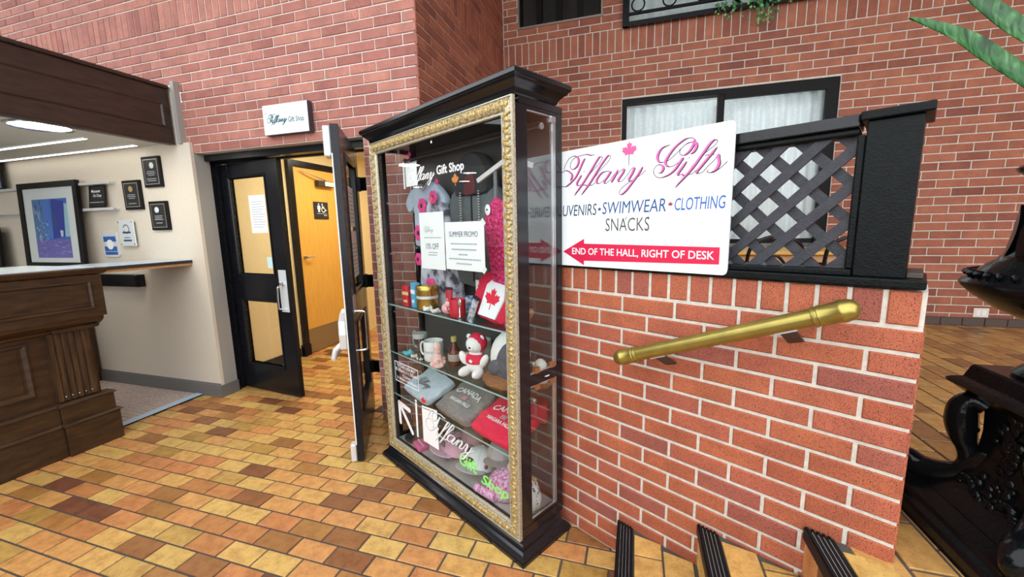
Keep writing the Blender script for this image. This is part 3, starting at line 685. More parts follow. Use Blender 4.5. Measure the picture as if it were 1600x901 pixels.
# ------------------------------------------------------------------ display cabinet
CU, CW = -1.7625, 1.316; HX, HY = 0.6075, 0.146
def cab(x, y, z): return uw(CU+x, CW+y, z)
cb_ = thing('display_cabinet', 'tall black display cabinet with gilt frame and glass front full of souvenirs', 'display cabinet', cab(0,0,0), A2)
MB().rect_ring([(0.051,0),(0.051,0.016),(0.047,0.022),(0.044,0.030),(0.034,0.040),(0.024,0.048),(0.018,0.058),(0.016,0.066),(0.008,0.072),(0.0,0.080)], -HX, -HY, HX, 0.098).build('plinth', M_LACQ, cb_)
MB().rect_ring([(0.0,2.012),(0.006,2.016),(0.010,2.026),(0.014,2.034),(0.026,2.046),(0.038,2.056),(0.043,2.064),(0.047,2.066),(0.051,2.072),(0.051,2.086),(0.046,2.092),(0.0,2.092)], -HX, -HY, HX, 0.098).build('cornice', M_LACQ, cb_)
MB().rect_ring([(0,0.0805),(0,0.1295),(-0.034,0.1295),(-0.034,0.0805)],-HX,-HY,HX,HY).build('base_rail', M_LACQ, cb_)
MB().box(-HX+0.035,-HY+0.035,0.0805,HX-0.035,HY-0.035,0.13).build('floor_panel', plain('cabinet_grey_floor', (0.42,0.40,0.39), 0.6), cb_)
MB().box(-HX,-HY+0.02,1.985,HX,HY,2.0115).build('top_panel', M_LACQ, cb_)
MB().box(-HX+0.03,HY-0.008,0.1305,HX-0.03,HY,1.9845).build('back_panel', plain('charcoal_back_panel', (0.10,0.095,0.095), 0.28, noise=0.15, scale=8), cb_)
for s_ in (-1,1):
    for y0, y1 in ((-HY+0.0005,-0.078),(0.107,HY)):
        xa, xb = (HX-0.032,HX) if s_ > 0 else (-HX,-HX+0.032)
        MB().box(xa,y0,0.1305,xb,y1,1.9845).build('corner_post', M_LACQ, cb_, bevel=0.002)
    xa, xb = (HX-0.026,HX-0.002) if s_ > 0 else (-HX+0.002,-HX+0.026)
    for z0, z1 in ((1.972,1.9845),(0.1305,0.142)): MB().box(xa,-0.0775,z0,xb,0.1065,z1).build('side_rail', M_LACQ, cb_)
MB().box(-HX+0.008,-0.077,0.142,-HX+0.013,0.106,1.972).build('side_pane', M_GLASS, cb_)
sb = MB().box(HX-0.026,-0.0775,0.800,HX-0.001,0.1065,0.850).build('side_rail', M_LACQ, cb_)
for nm, z0, z1 in (('upper_side_door',0.852,1.970),('lower_side_door',0.144,0.798)):
    dr = MB().box(HX-0.012,-0.076,z0,HX-0.006,0.105,z1).build(nm, glass_mat('reflective_glass', (0.93,0.96,0.95), 0.11) if 'reflective_glass' not in MATS else MATS['reflective_glass'], cb_)
    MB().box(HX-0.0125,0.086,z0,HX-0.0035,0.092,z1).build('edge_strip', M_SATIN, dr); MB().box(HX-0.0125,0.0985,z0,HX-0.0035,0.1052,z1).build('edge_strip', M_SATIN, dr)
    MB().box(HX-0.0125,-0.076,z0,HX-0.0045,0.105,z0+0.006).build('edge_strip', M_SATIN, dr); MB().box(HX-0.0125,-0.076,z1-0.006,HX-0.0045,0.105,z1).build('edge_strip', M_SATIN, dr)
    kz = 0.905 if z0 > 0.5 else 0.735
    MB().tube([(HX-0.006,-0.066,kz),(HX+0.014,-0.066,kz),(HX+0.018,-0.066,kz)],[0.010,0.011,0.006],10).build('lock_knob', plain('aged_brass', (0.42,0.40,0.30), 0.35, 0.8), dr, smooth=True)
    for y_ in (-0.030,0.078):
        zc = z0+0.012 if z0 > 0.5 else z1-0.012
        MB().box(HX-0.016,y_-0.014,zc-0.013,HX+0.001,y_+0.014,zc+0.013).build('hinge_clip', plain('copper_clip', (0.45,0.22,0.10), 0.35, 0.6), dr)
    if z0 > 0.5: MB().box(HX-0.016,0.074,z1-0.026,HX+0.001,0.102,z1-0.002).build('hinge_clip', M_SATIN, dr)
# gilt frame: four mitred rails with leaf ornaments
FW_ = 0.066; prof = [(0.0,0.0),(0.0,0.012),(0.005,0.018),(0.010,0.014),(0.016,0.016),(0.032,0.022),(0.048,0.016),(0.052,0.010),(0.057,0.013),(0.062,0.012),(FW_,0.004),(FW_,0.0)]
FX0, FX1, FZ0, FZ1 = -HX, HX, 0.082, 2.010; yf = -HY
om = MB()
for s_ in (-1,1): om.ball((s_*0.0105,-0.004,0.002),(0.0125,0.007,0.017),6,4,Matrix.Rotation(s_*0.55,3,'Y'))
om.ball((0,-0.003,-0.012),(0.008,0.006,0.011),5,3); om.ball((0.019,-0.001,0.019),(0.007,0.004,0.009),5,3,Matrix.Rotation(0.8,3,'Y')); om.ball((-0.019,-0.001,0.019),(0.007,0.004,0.009),5,3,Matrix.Rotation(-0.8,3,'Y'))
om.add([(-0.024,-0.002,-0.002),(0,-0.006,-0.012),(0.024,-0.002,-0.002),(0.012,-0.001,-0.022),(-0.012,-0.001,-0.022)], [(0,1,2,3,4)])
om_me = None
def rail(nm, corners, orn_pts, rotv):
    global om_me
    r = MB().loft([[c0 for c0 in c] for c in corners], False, False, False).build(nm, M_SILVERG, cb_)
    for (x, z) in orn_pts:
        if om_me is None:
            o = om.build('leaf_ornament', M_GOLD, r, smooth=True); om_me = o.data
        else:
            o = bpy.data.objects.new('leaf_ornament', om_me); COL.objects.link(o); o.parent = r
        o.location = (x, yf-0.018, z); o.rotation_euler = (0, rotv, 0); o.scale = (0.84,0.85,0.88)
def edge(side):
    A = []; B = []
    for d, h in prof:
        y = yf-h
        a = {'t':((FX0+d,y,FZ1-d),(FX1-d,y,FZ1-d)),'b':((FX0+d,y,FZ0+d),(FX1-d,y,FZ0+d)),'l':((FX0+d,y,FZ0+d),(FX0+d,y,FZ1-d)),'r':((FX1-d,y,FZ0+d),(FX1-d,y,FZ1-d))}[side]
        A.append(a[0]); B.append(a[1])
    return [A, B]
nH = 24; nV = 38
rail('frame_top', edge('t'), [(FX0+0.04+(FX1-FX0-0.08)*i/(nH-1), FZ1-0.033) for i in range(nH)], 0)
rail('frame_bottom', edge('b'), [(FX0+0.04+(FX1-FX0-0.08)*i/(nH-1), FZ0+0.033) for i in range(nH)], math.pi)
rail('frame_side', edge('l'), [(FX0+0.033, FZ0+0.08+(FZ1-FZ0-0.16)*i/(nV-1)) for i in range(nV)], -math.pi/2)
rail('frame_side', edge('r'), [(FX1-0.033, FZ0+0.08+(FZ1-FZ0-0.16)*i/(nV-1)) for i in range(nV)], math.pi/2)
for q_, (d_, h_) in enumerate(((0.0015,0.016),(0.060,0.012))):
    MB().loft([[(FX0+d_+a_,yf-h_-b_,FZ0+d_+a_),(FX1-d_-a_,yf-h_-b_,FZ0+d_+a_),(FX1-d_-a_,yf-h_-b_,FZ1-d_-a_),(FX0+d_+a_,yf-h_-b_,FZ1-d_-a_)] for a_, b_ in ((-0.0015,-0.002),(0.0,0.003),(0.004,0.003),(0.0065,-0.002))], True, False, False).build('frame_bead', M_SILVERL, cb_)
MB().box(FX0+0.055,yf+0.0015,FZ0+0.055,FX1-0.055,yf+0.0055,FZ1-0.055).build('front_pane', M_GLASS, cb_)
SH = (1.045, 0.735, 0.455)
for z in SH:
    sh = MB().box(-0.570,-0.128,z-0.008,0.570,0.130,z).build('glass_shelf', M_SHELF, cb_)
    MB().box(-0.570,-0.1305,z-0.0075,0.570,-0.1282,z-0.0005).build('polished_edge', M_SHELFEDGE, sh)
for z in (0.62,0.98,1.35,1.66):
    MB().box(-HX+0.034,-0.09,z,-HX+0.040,-0.06,z+0.008).build('shelf_clip', M_SATIN, cb_)
# white vinyl on the front pane
fV = lambda a, b: (a, yf-0.0002, b)
ribbon(MB(), TIF, fV, 0.60, -0.195, 1.757, 0.006, 0.014).build('vinyl_script', M_LETW, cb_)
letters(MB(), 'Gift Shop', 0.058, 0.275, 1.752, 1.808, fV, 0.02).build('vinyl_lettering', M_LETW, cb_)
def strokes2d(mb, segs, wd):
    for (x0_, z0_), (x1_, z1_) in segs:
        d = Vector((x1_-x0_, z1_-z0_)); d.normalize(); n_ = Vector((-d.y,d.x)); pts = []
        for k in range(7):
            a_ = math.pi*k/6; q = Vector((x1_,z1_)) + (n_*-math.cos(a_)*-1 + d*math.sin(a_))*wd; pts.append((q.x,q.y))
        for k in range(7):
            a_ = math.pi*k/6; q = Vector((x0_,z0_)) + (n_*-math.cos(a_) - d*math.sin(a_))*wd; pts.append((q.x,q.y))
        mb.flat(pts, fV)
m = MB(); strokes2d(m, [((-0.476,0.417),(-0.352,0.401)), ((-0.476,0.417),(-0.472,0.285)), ((-0.470,0.410),(-0.330,0.262))], 0.015); m.build('vinyl_arrow', M_LETW, cb_)
MB().flat([(-0.279,0.258),(-0.259,0.258),(-0.259,0.480),(-0.279,0.480)], fV).build('vinyl_bar', M_LETW, cb_)
MB().flat([(-0.279,0.484),(-0.259,0.484),(-0.259,0.496),(-0.279,0.496)], fV).build('vinyl_bar', M_LETW, cb_)
lg = MB().flat([(-0.206,0.258),(-0.046,0.262),(-0.046,0.484),(-0.206,0.466)], fV).build('vinyl_panel', M_LETW, cb_)
MB().flat([(-0.206,0.470),(-0.046,0.488),(-0.046,0.500),(-0.206,0.482)], fV).build('vinyl_panel_cap', M_LETW, cb_)
MB().flat(maple(-0.185, 0.507, 0.036), lambda a,b: (a,yf-0.0004,b)).build('vinyl_leaf', plain('red_vinyl', (0.75,0.01,0.03), 0.5), cb_)
ribbon(MB(), TIF, lambda a,b: (a,yf-0.0004,b), 1.05, -0.138, 0.357, 0.0065, 0.013).build('vinyl_script_edge', M_INKG, cb_)
ribbon(MB(), TIF, lambda a,b: (a,yf-0.0006,b), 1.05, -0.140, 0.359, 0.0035, 0.009).build('vinyl_script', M_LETW, cb_)
letters(MB(), 'Gift', 0.145, 0.300, 0.262, 0.335, fV, 0.02, 0.35).build('vinyl_green_lettering', plain('lime_vinyl', (0.25,0.85,0.15), 0.5), cb_)
letters(MB(), 'Shop', 0.322, 0.522, 0.218, 0.292, fV, 0.02, 0.35).build('vinyl_green_lettering', MATS['lime_vinyl'], cb_)
hm = MB(); hx0, hx1, hz0, hz1 = -0.500, -0.226, 0.560, 0.690
for a_, b_, c_, d_ in ((hx0,hz0,hx1,hz0+0.005),(hx0,hz1-0.005,hx1,hz1),(hx0,hz0,hx0+0.005,hz1),(hx1-0.005,hz0,hx1,hz1)): hm.flat([(a_,b_),(c_,b_),(c_,d_),(a_,d_)], fV)
for tx, za, zb, xa, xb in (('*STORE HOURS*',0.658,0.680,-0.475,-0.255),('8:30am-11:30am',0.630,0.652,-0.490,-0.240),('Close',0.602,0.622,-0.41,-0.32),('3:30pm-8:30pm',0.572,0.595,-0.480,-0.245)):
    letters(hm, tx, xa, xb, za, zb, fV, 0.004)
hm.build('vinyl_hours', M_LETW, cb_)
MB().ball((0.025,yf-0.001,1.925),(0.007,0.001,0.007),8,4).build('vinyl_dot', M_LETW, cb_)

# paper notices taped inside the front pane
yp = yf+0.0085
def notice(label, x0, x1, z0, z1, adds, tapes):
    t = thing('paper_notice', label, 'notice', cab((x0+x1)/2, yp, z0), A2, None); cx = (x0+x1)/2
    MB().box(x0-cx,0,0,x1-cx,0.0012,z1-z0).build('sheet', M_PAPER, t)
    f_ = lambda a, b: (a-cx, -0.0006, b-z0)
    for tx, xa, xb, za, zb, mt, bd in adds:
        m = MB()
        if tx == '-':
            k = xa
            while k < xb: m.flat([(k,za),(min(k+0.014,xb),za),(min(k+0.014,xb),zb),(k,zb)], f_); k += 0.017
        elif tx == '~': ribbon(m, TIF, f_, (xb-xa)/0.42, xa, za, 0.004, 0.01)
        else: letters(m, tx, xa, xb, za, zb, f_, bd)
        m.build('lettering', mt, t)
    for (xa, za, an) in tapes:
        MB().obox((xa-cx,-0.0012,za-z0), (0.016*math.cos(an),0,0.016*math.sin(an)), (-0.010*math.sin(an),0,0.010*math.cos(an)), (0,0.0004,0)).build('tape', plain('tape', (0.8,0.82,0.8), 0.3), t)
notice('white portrait notice reading 10% OFF taped inside the cabinet glass', -0.1375, 0.0855, 1.293, 1.588,
    [('~',-0.095,0.0,1.49,0,M_INKG,0),('10% OFF',-0.085,0.035,1.398,1.428,M_INKN,0.0),('-',-0.095,0.055,1.455,1.460,M_INKG,0),('-',-0.06,0.02,1.378,1.383,M_INKG,0),('-',-0.065,0.015,1.365,1.370,M_INKG,0)], [])
notice('white landscape notice reading SUMMER PROMO taped inside the cabinet glass', 0.094, 0.392, 1.302, 1.533,
    [('SUMMER PROMO',0.128,0.348,1.462,1.488,M_INKN,0.0),('-',0.14,0.34,1.425,1.432,M_INKG,0),('-',0.145,0.335,1.398,1.405,M_INKG,0),('-',0.20,0.27,1.374,1.381,M_INKG,0),('-',0.12,0.365,1.352,1.359,M_INKG,0),('-',0.18,0.30,1.330,1.337,M_INKG,0)], [(0.388,1.528,-0.8),(0.388,1.312,0.8)])

# ------------------------------------------------------------------ goods
def item(name, label, cat, x, y, z, rot=0.0, tilt=(0,0), group=None):
    return thing(name, label, cat, cab(x,y,z), (tilt[0], tilt[1], A2+rot), group)
def carton(label, x, y, z, w_, d_, h_, mat, mat2, rot=0.0):
    t = item('carton', label, 'box', x, y, z, rot)
    MB().box(-w_/2,-d_/2,0,w_/2,d_/2,h_).build('body', mat, t, bevel=0.0015)
    MB().box(-w_/2-0.0004,-d_/2-0.0006,h_*0.55,w_/2+0.0004,-d_/2+0.001,h_*0.72).box(-w_*0.3,-d_/2-0.0006,h_*0.18,w_*0.3,-d_/2+0.001,h_*0.30).build('printed_band', mat2, t)
S1, S2, S3, S0 = SH[0]+0.0005, SH[1]+0.0005, SH[2]+0.0005, 0.1305
M_RED = plain('deep_red', (0.55,0.02,0.04), 0.5); M_REDF = plain('red_fleece', (0.72,0.02,0.07), 0.9, noise=0.25, scale=120, bump=0.5, bscale=200)
M_OFFW = plain('glazed_white', (0.80,0.80,0.77), 0.25); M_PINKF = plain('pink_fabric', (0.86,0.50,0.60), 0.85, noise=0.1)
M_FURW = plain('white_plush', (0.86,0.84,0.82), 0.95, bump=0.9, bscale=170)
M_FURB = plain('brown_plush', (0.28,0.12,0.05), 0.95, noise=0.4, scale=90, bump=0.9, bscale=150)
carton('red printed souvenir carton at the left end of the upper glass shelf', -0.398, -0.085, S1, 0.060, 0.035, 0.120, M_RED, plain('gold_print', (0.75,0.55,0.25), 0.5), 0.1)
carton('sky blue and white carton beside the gold tin', -0.318, -0.078, S1, 0.052, 0.035, 0.145, plain('sky_blue', (0.10,0.45,0.72), 0.5), M_PAPER, -0.1)
t = item('biscuit_tin', 'round gold tin with a silver band on the upper glass shelf', 'tin', -0.215, -0.062, S1)
MB().lathe([(0.060,0),(0.062,0.003),(0.062,0.115),(0.060,0.117)], 28).build('body', plain('tin_gold', (0.65,0.42,0.10), 0.25, 0.85), t, smooth=True)
MB().lathe([(0.0645,0.112),(0.0645,0.132),(0.060,0.138),(0.0,0.139)], 28).build('lid', MATS['tin_gold'], t, smooth=True)
MB().lathe([(0.0628,0.064),(0.0630,0.066),(0.0630,0.078),(0.0628,0.080)], 28).build('band', M_PLATE, t, smooth=True)
t = item('canister', 'slim dark red canister behind the gold tin', 'canister', -0.10, 0.02, S1)
MB().lathe([(0.026,0),(0.028,0.002),(0.028,0.118),(0.027,0.12)], 20).build('body', M_RED, t, smooth=True); MB().lathe([(0.0285,0.115),(0.0285,0.126),(0.0,0.128)], 20).build('lid', M_INK, t, smooth=True)
def shell(label, x, y, z, s_, mat, k):
    t = item('ornament', label, 'ornament', x, y, z, 0.4*k)
    m = MB(); m.ball((0,0,s_*0.45),(s_,s_*0.7,s_*0.45),10,6)
    m.build('body', mat, t, smooth=True)
    m = MB()
    for q in range(6): m.ball((s_*0.8*math.cos(q*1.05),s_*0.6*math.sin(q*1.05),s_*(0.4+0.3*(q%2))),(s_*0.4,s_*0.3,s_*0.35),6,4)
    m.build('petals', mat, t, smooth=True)
shell('white china flower ornament nearest the gold tin', -0.150, -0.105, S1, 0.028, M_OFFW, 1)
shell('low white china ornament in front of the pink figurine', -0.070, -0.108, S1, 0.026, plain('speckled_china', (0.70,0.68,0.66), 0.3, noise=0.3, scale=120), 2)
t = item('figurine', 'pink china figurine between the gold tin and the red mug', 'figurine', -0.005, -0.075, S1)
MB().ball((0,0,0.030),(0.038,0.030,0.030),12,8).build('body', plain('pink_china', (0.85,0.45,0.48), 0.3), t, smooth=True); MB().ball((0.026,-0.010,0.058),(0.022,0.020,0.020),10,7).build('head', MATS['pink_china'], t, smooth=True)
for q in (-1,1): MB().ball((0.026+q*0.012,-0.008,0.079),(0.006,0.004,0.010),6,4).build('ear', MATS['pink_china'], t, smooth=True)
def mug(label, x, y, z, r_, h_, mat, rot=0.0, mark=None):
    t = item('mug', label, 'mug', x, y, z, rot)
    MB().lathe([(r_*0.9,0),(r_*0.97,0.004),(r_,0.02),(r_,h_-0.004),(r_*0.98,h_),(r_*0.92,h_-0.003),(r_*0.9,0.012),(0,0.010)], 26).build('cup', mat, t, smooth=True)
    MB().tube(catmull([(-r_*0.96,0,h_*0.82),(-r_*1.42,0,h_*0.84),(-r_*1.62,0,h_*0.55),(-r_*1.45,0,h_*0.24),(-r_*0.96,0,h_*0.18)],5),0.006,8).build('handle', mat, t, smooth=True)
    if mark: mark(t, r_, h_)
def onmug(txt):
    def f(t, r_, h_):
        m = MB(); letters(m, txt, -0.030, 0.030, h_*0.42, h_*0.6, lambda a,b: (math.sin(a/r_)*(r_+0.0006), -math.cos(a/r_)*(r_+0.0006), b), 0.01, 0.3)
        m.build('lettering', M_INKG, t)
    return f
def leafmug(t, r_, h_):
    MB().add([(math.sin(a/r_)*(r_+0.0006), -math.cos(a/r_)*(r_+0.0006), b) for a, b in maple(0.0,h_*0.45,0.026)], [tuple(range(len(MAPLE)))]).build('leaf_mark', M_LETW, t)
mug('red mug standing beside the pink figurine on the upper shelf', 0.082, -0.070, S1, 0.042, 0.092, M_RED, 0.3)
mug('blue and white patterned cup behind the red mug', 0.045, 0.045, S1, 0.038, 0.085, blotch_mat('blue_white_china', [(0.4,(0.75,0.8,0.85)),(0.55,(0.12,0.25,0.5))], 40, 0.3), 0.9)
t = item('spoon_stand', 'silver souvenir stand with an oval head in front of the red cushion', 'souvenir', 0.150, -0.108, S1)
MB().lathe([(0.018,0),(0.018,0.004),(0.007,0.010),(0.004,0.02),(0.005,0.045),(0.003,0.05),(0.003,0.07),(0,0.071)], 14).build('stem', M_CHROME, t, smooth=True)
MB().ball((0,0,0.086),(0.013,0.004,0.018),12,8).build('head', M_CHROME, t, smooth=True); MB().ball((0,-0.0035,0.086),(0.008,0.002,0.012),10,6).build('inset', M_INKG, t, smooth=True)
t = item('picture_card', 'small white framed card standing behind the red mug', 'card', 0.155, 0.03, S1+0.0, 0.0)
MB().box(-0.045,0,0,0.045,0.03,0.11).build('box_stand', M_INK, t); MB().box(-0.032,-0.006,0.10,0.032,0.0,0.185).build('card', M_PAPER, t)
MB().box(-0.035,-0.004,0.097,-0.032,0.002,0.188).box(0.032,-0.004,0.097,0.035,0.002,0.188).box(-0.035,-0.004,0.185,0.035,0.002,0.188).build('frame', M_RED, t)
# cushion
t = item('cushion', 'fluffy red cushion with a white panel and red maple leaf', 'cushion', 0.325, -0.035, S1, 0.0, (R(-16),R(8)))
def fringe(k): return 1+0.05*math.sin(k*5)+0.03*math.sin(k*11)
rings = []
for y_, s_ in ((-0.055,0.80),(-0.045,0.94),(-0.02,1.0),(0.01,1.0),(0.035,0.94),(0.048,0.78)):
    ring = []
    for k in range(72):
        a_ = 2*math.pi*k/72; c_, s2 = math.cos(a_), math.sin(a_); e = (abs(c_)**4+abs(s2)**4)**-0.25
        f_ = s_*(1+0.028*math.sin(k*2.7)+0.018*math.sin(k*5.3)) if s_ > 0.9 else s_
        ring.append((0.140*e*c_*f_, y_, 0.118+0.118*e*s2*f_))
    rings.append(ring)
MB().loft(rings).build('body', M_REDF, t, smooth=True)
MB().prism([(-0.062,0.015),(0.060,0.020),(0.085,0.12),(0.066,0.208),(-0.012,0.215),(-0.055,0.17)], lambda a,b: (a,-0.062,b), lambda a,b: (a,-0.05,b)).build('white_panel', plain('white_flannel', (0.84,0.86,0.88), 0.9), t, bevel=0.004)
MB().flat(maple(0.008,0.092,0.074), lambda a,b: (a,-0.0626,b)).build('maple_leaf', plain('flag_red', (0.72,0.02,0.05), 0.8), t)
t = item('penknife', 'grey patterned souvenir bar leaning on the red cushion', 'souvenir', 0.232, -0.112, S1, -0.15, (R(-12),R(14)))
MB().box(-0.020,-0.007,0,0.020,0.007,0.128).build('body', blotch_mat('grey_damask', [(0.35,(0.12,0.13,0.15)),(0.6,(0.55,0.57,0.6))], 60, 0.35), t, bevel=0.003); MB().box(-0.0215,-0.0085,0.118,0.0215,0.0085,0.131).build('end_cap', M_INK, t)
def teddy(label, x, y, z, s_, fur, rot, extras=None, name='teddy_bear'):
    t = item(name, label, 'plush toy', x, y, z, rot); m = MB()
    m.ball((0,0,0.36*s_),(0.30*s_,0.24*s_,0.34*s_),14,10).build('body', fur, t, smooth=True)
    MB().ball((0,-0.02*s_,0.86*s_),(0.26*s_,0.24*s_,0.24*s_),14,10).build('head', fur, t, smooth=True)
    MB().ball((0,-0.21*s_,0.80*s_),(0.11*s_,0.09*s_,0.09*s_),10,7).build('muzzle', fur, t, smooth=True)
    MB().ball((0,-0.29*s_,0.83*s_),(0.04*s_,0.025*s_,0.03*s_),8,5).build('nose', M_INK, t, smooth=True)
    for q in (-1,1):
        MB().ball((q*0.20*s_,0,1.05*s_),(0.085*s_,0.05*s_,0.085*s_),9,6).build('ear', fur, t, smooth=True)
        MB().ball((q*0.09*s_,-0.21*s_,0.90*s_),0.022*s_,7,5).build('eye', M_INK, t, smooth=True)
        MB().ball((q*0.34*s_,-0.10*s_,0.46*s_),(0.11*s_,0.12*s_,0.20*s_),10,7,Matrix.Rotation(q*0.5,3,'Y')).build('arm', fur, t, smooth=True)
        MB().ball((q*0.22*s_,-0.24*s_,0.13*s_),(0.14*s_,0.26*s_,0.13*s_),10,7).build('leg', fur, t, smooth=True)
    if extras: extras(t, s_)
    return t
teddy('light brown teddy bear at the right end of the upper shelf', 0.515, -0.035, S1, 0.155, plain('tan_plush', (0.42,0.19,0.08), 0.95, noise=0.4, scale=90, bump=0.9, bscale=150), 0.2)
def hoodie_bear(t, s_):
    m = MB(); m.ball((0.03*s_,0.05*s_,0.90*s_),(0.29*s_,0.24*s_,0.28*s_),14,9); m.build('hood', M_REDF, t, smooth=True)
    MB().ball((0,0.0,0.42*s_),(0.315*s_,0.255*s_,0.24*s_),14,9).build('vest', M_REDF, t, smooth=True)
    MB().flat(maple(0,0.42*s_,0.09*s_), lambda a,b: (a,-0.262*s_,b)).build('leaf_badge', M_LETW, t)
teddy('white plush bear wearing a red hooded vest on the middle shelf', 0.170, -0.030, S2, 0.192, M_FURW, 0.30, hoodie_bear)
# middle shelf goods
t = item('glass_stein', 'clear glass beer stein at the left of the middle shelf', 'glass', -0.375, -0.03, S2)
MB().lathe([(0.040,0),(0.042,0.004),(0.040,0.02),(0.043,0.12),(0.045,0.150),(0.041,0.150),(0.038,0.02),(0,0.018)], 24).build('cup', M_GLASS, t, smooth=True)
MB().tube(catmull([(-0.040,0,0.125),(-0.075,0,0.125),(-0.080,0,0.075),(-0.072,0,0.035),(-0.040,0,0.03)],5),0.006,8).build('handle', M_SHELFEDGE, t, smooth=True)
MB().lathe([(0.0436,0.100),(0.0440,0.102),(0.0446,0.128),(0.0440,0.130)],24).build('frosted_band', plain('frost', (0.45,0.47,0.45), 0.6), t, smooth=True)
mug('white printed mug beside the glass stein', -0.205, -0.045, S2, 0.058, 0.118, M_OFFW, 0.35, onmug('Niagara'))
t = item('riser', 'pale green box riser at the back of the middle shelf', 'box', 0.10, 0.070, S2); MB().box(-0.09,-0.045,0,0.09,0.045,0.07).build('body', plain('pale_sage', (0.50,0.52,0.44), 0.7), t, bevel=0.002); MB().box(-0.093,-0.048,0.062,0.093,0.048,0.072).build('lid', MATS['pale_sage'], t)
mug('sage green mug with a black oval mark on the pale riser box', 0.110, 0.060, S2+0.0725, 0.055, 0.088, plain('sage_glaze', (0.52,0.58,0.50), 0.3), 0.0, lambda t,r_,h_: MB().ball((0.022,-0.050,0.045),(0.016,0.004,0.016),10,6).build('oval_mark', M_INK, t, smooth=True))
t = item('syrup_bottle', 'amber maple syrup bottle with a gold cap on the middle shelf', 'bottle', -0.035, -0.020, S2)
MB().lathe([(0.030,0),(0.034,0.004),(0.036,0.05),(0.033,0.085),(0.016,0.115),(0.013,0.140),(0.0,0.141)], 20).build('glass', plain('dark_amber', (0.10,0.018,0.01), 0.12), t, smooth=True)
MB().lathe([(0.015,0.138),(0.016,0.140),(0.016,0.166),(0.0,0.168)], 16).build('cap', plain('olive_gold', (0.50,0.45,0.14), 0.4), t, smooth=True); MB().lathe([(0.0362,0.030),(0.0368,0.031),(0.0362,0.068),(0.0358,0.069)],20).build('label', plain('label_grey', (0.35,0.30,0.28), 0.6), t, smooth=True)
t = item('ornament', 'pink and orange floral ornament in front of the syrup bottle', 'ornament', -0.085, -0.098, S2)
MF = blotch_mat('floral_orange', [(0.3,(0.75,0.18,0.12)),(0.5,(0.85,0.72,0.62)),(0.62,(0.75,0.22,0.38)),(0.75,(0.85,0.50,0.15))], 70)
m = MB(); m.lathe([(0.034,0),(0.040,0.012),(0.034,0.035),(0.022,0.06),(0.018,0.09),(0.024,0.115),(0.012,0.14),(0,0.145)], 14); m.build('body', MF, t, smooth=True)
m = MB()
for q in range(9): m.ball((0.035*math.cos(q*0.7),0.035*math.sin(q*0.7),0.016+0.012*(q%3)),0.012,6,4)
m.build('petals', MF, t, smooth=True)
shell('turquoise glass ornament at the left front of the middle shelf', -0.395, -0.105, S2, 0.030, plain('turquoise_glass', (0.12,0.55,0.60), 0.15), 3)
shell('tiny white and pink ornament right of the turquoise one', -0.325, -0.108, S2, 0.020, plain('white_pink_china', (0.78,0.70,0.70), 0.3, noise=0.4, scale=150), 1)
shell('tiny black and white ornament in front of the white printed mug', -0.255, -0.112, S2, 0.017, blotch_mat('black_white_china', [(0.45,(0.03,0.03,0.03)),(0.55,(0.8,0.8,0.8))], 80, 0.3), 2)
carton('pale storage box behind the white plush bear', 0.335, 0.075, S2, 0.13, 0.07, 0.075, plain('pale_stone', (0.55,0.52,0.47), 0.7), M_INKG)
t = item('trinket_house', 'little pink and brown trinket house behind the white plush bear', 'ornament', 0.335, 0.070, S2+0.0755)
MB().box(-0.035,-0.025,0,0.035,0.025,0.055).build('walls', plain('rosy_clay', (0.55,0.30,0.26), 0.6), t); MB().prism([(-0.045,0.055),(0.045,0.055),(0.02,0.085),(-0.02,0.085)], lambda a,b: (a,-0.03,b), lambda a,b: (a,0.03,b)).build('roof', plain('pale_roof', (0.70,0.66,0.66), 0.5), t); MB().box(-0.012,-0.0265,0,0.012,-0.0252,0.032).build('door', M_DKBRONZE, t)
t = item('plush_bird', 'big white and dark grey plush bird with brown fur base on the middle shelf', 'plush toy', 0.405, -0.018, S2, 0.15); t.scale = (1.25,0.98,1.25)
MB().lathe([(0.0,0.0),(0.092,0.002),(0.112,0.018),(0.104,0.040),(0.07,0.055),(0,0.056)], 30, wob=lambda a,z: 0.05*math.sin(a*9)).build('fur_base', M_FURB, t, smooth=True)
MB().ball((0,0.015,0.115),(0.088,0.070,0.110),16,11,Matrix.Rotation(0.35,3,'Y')).build('body', M_FURW, t, smooth=True)
MB().ball((0.045,0.0,0.235),(0.042,0.040,0.055),12,8).build('neck', M_FURW, t, smooth=True); MB().ball((0.058,-0.010,0.268),(0.030,0.030,0.030),10,7).build('head', M_FURW, t, smooth=True)
m = MB(); m.ball((0.040,-0.060,0.115),(0.058,0.028,0.090),12,8,Matrix.Rotation(0.5,3,'Y')); m.ball((-0.020,-0.070,0.085),(0.042,0.018,0.030),10,6,Matrix.Rotation(-0.5,3,'Y'))
m.build('wing', plain('slate_plush', (0.10,0.11,0.14), 0.9, noise=0.3, scale=80, bump=0.6), t, smooth=True)
MB().tube([(0.058,-0.036,0.266),(0.058,-0.056,0.258)],[0.010,0.002],8).build('beak', plain('beak_yellow', (0.75,0.50,0.10), 0.5), t, smooth=True)
t = item('plush_lamb', 'white plush lamb with a round tag behind the upper side door', 'plush toy', 0.545, 0.065, S2, 0.6)
MB().ball((0,0,0.075),(0.045,0.05,0.06),12,8).build('body', M_FURW, t, smooth=True); MB().ball((0.0,-0.035,0.125),(0.030,0.032,0.032),10,7).build('head', M_FURW, t, smooth=True); MB().ball((0,0.0,0.02),(0.05,0.05,0.022),10,6).build('brown_feet', M_FURB, t, smooth=True); MB().lathe([(0.024,0),(0.024,0.002),(0,0.0021)],14,(0.02,-0.05,0.085)).build('tag', M_PAPER, t)

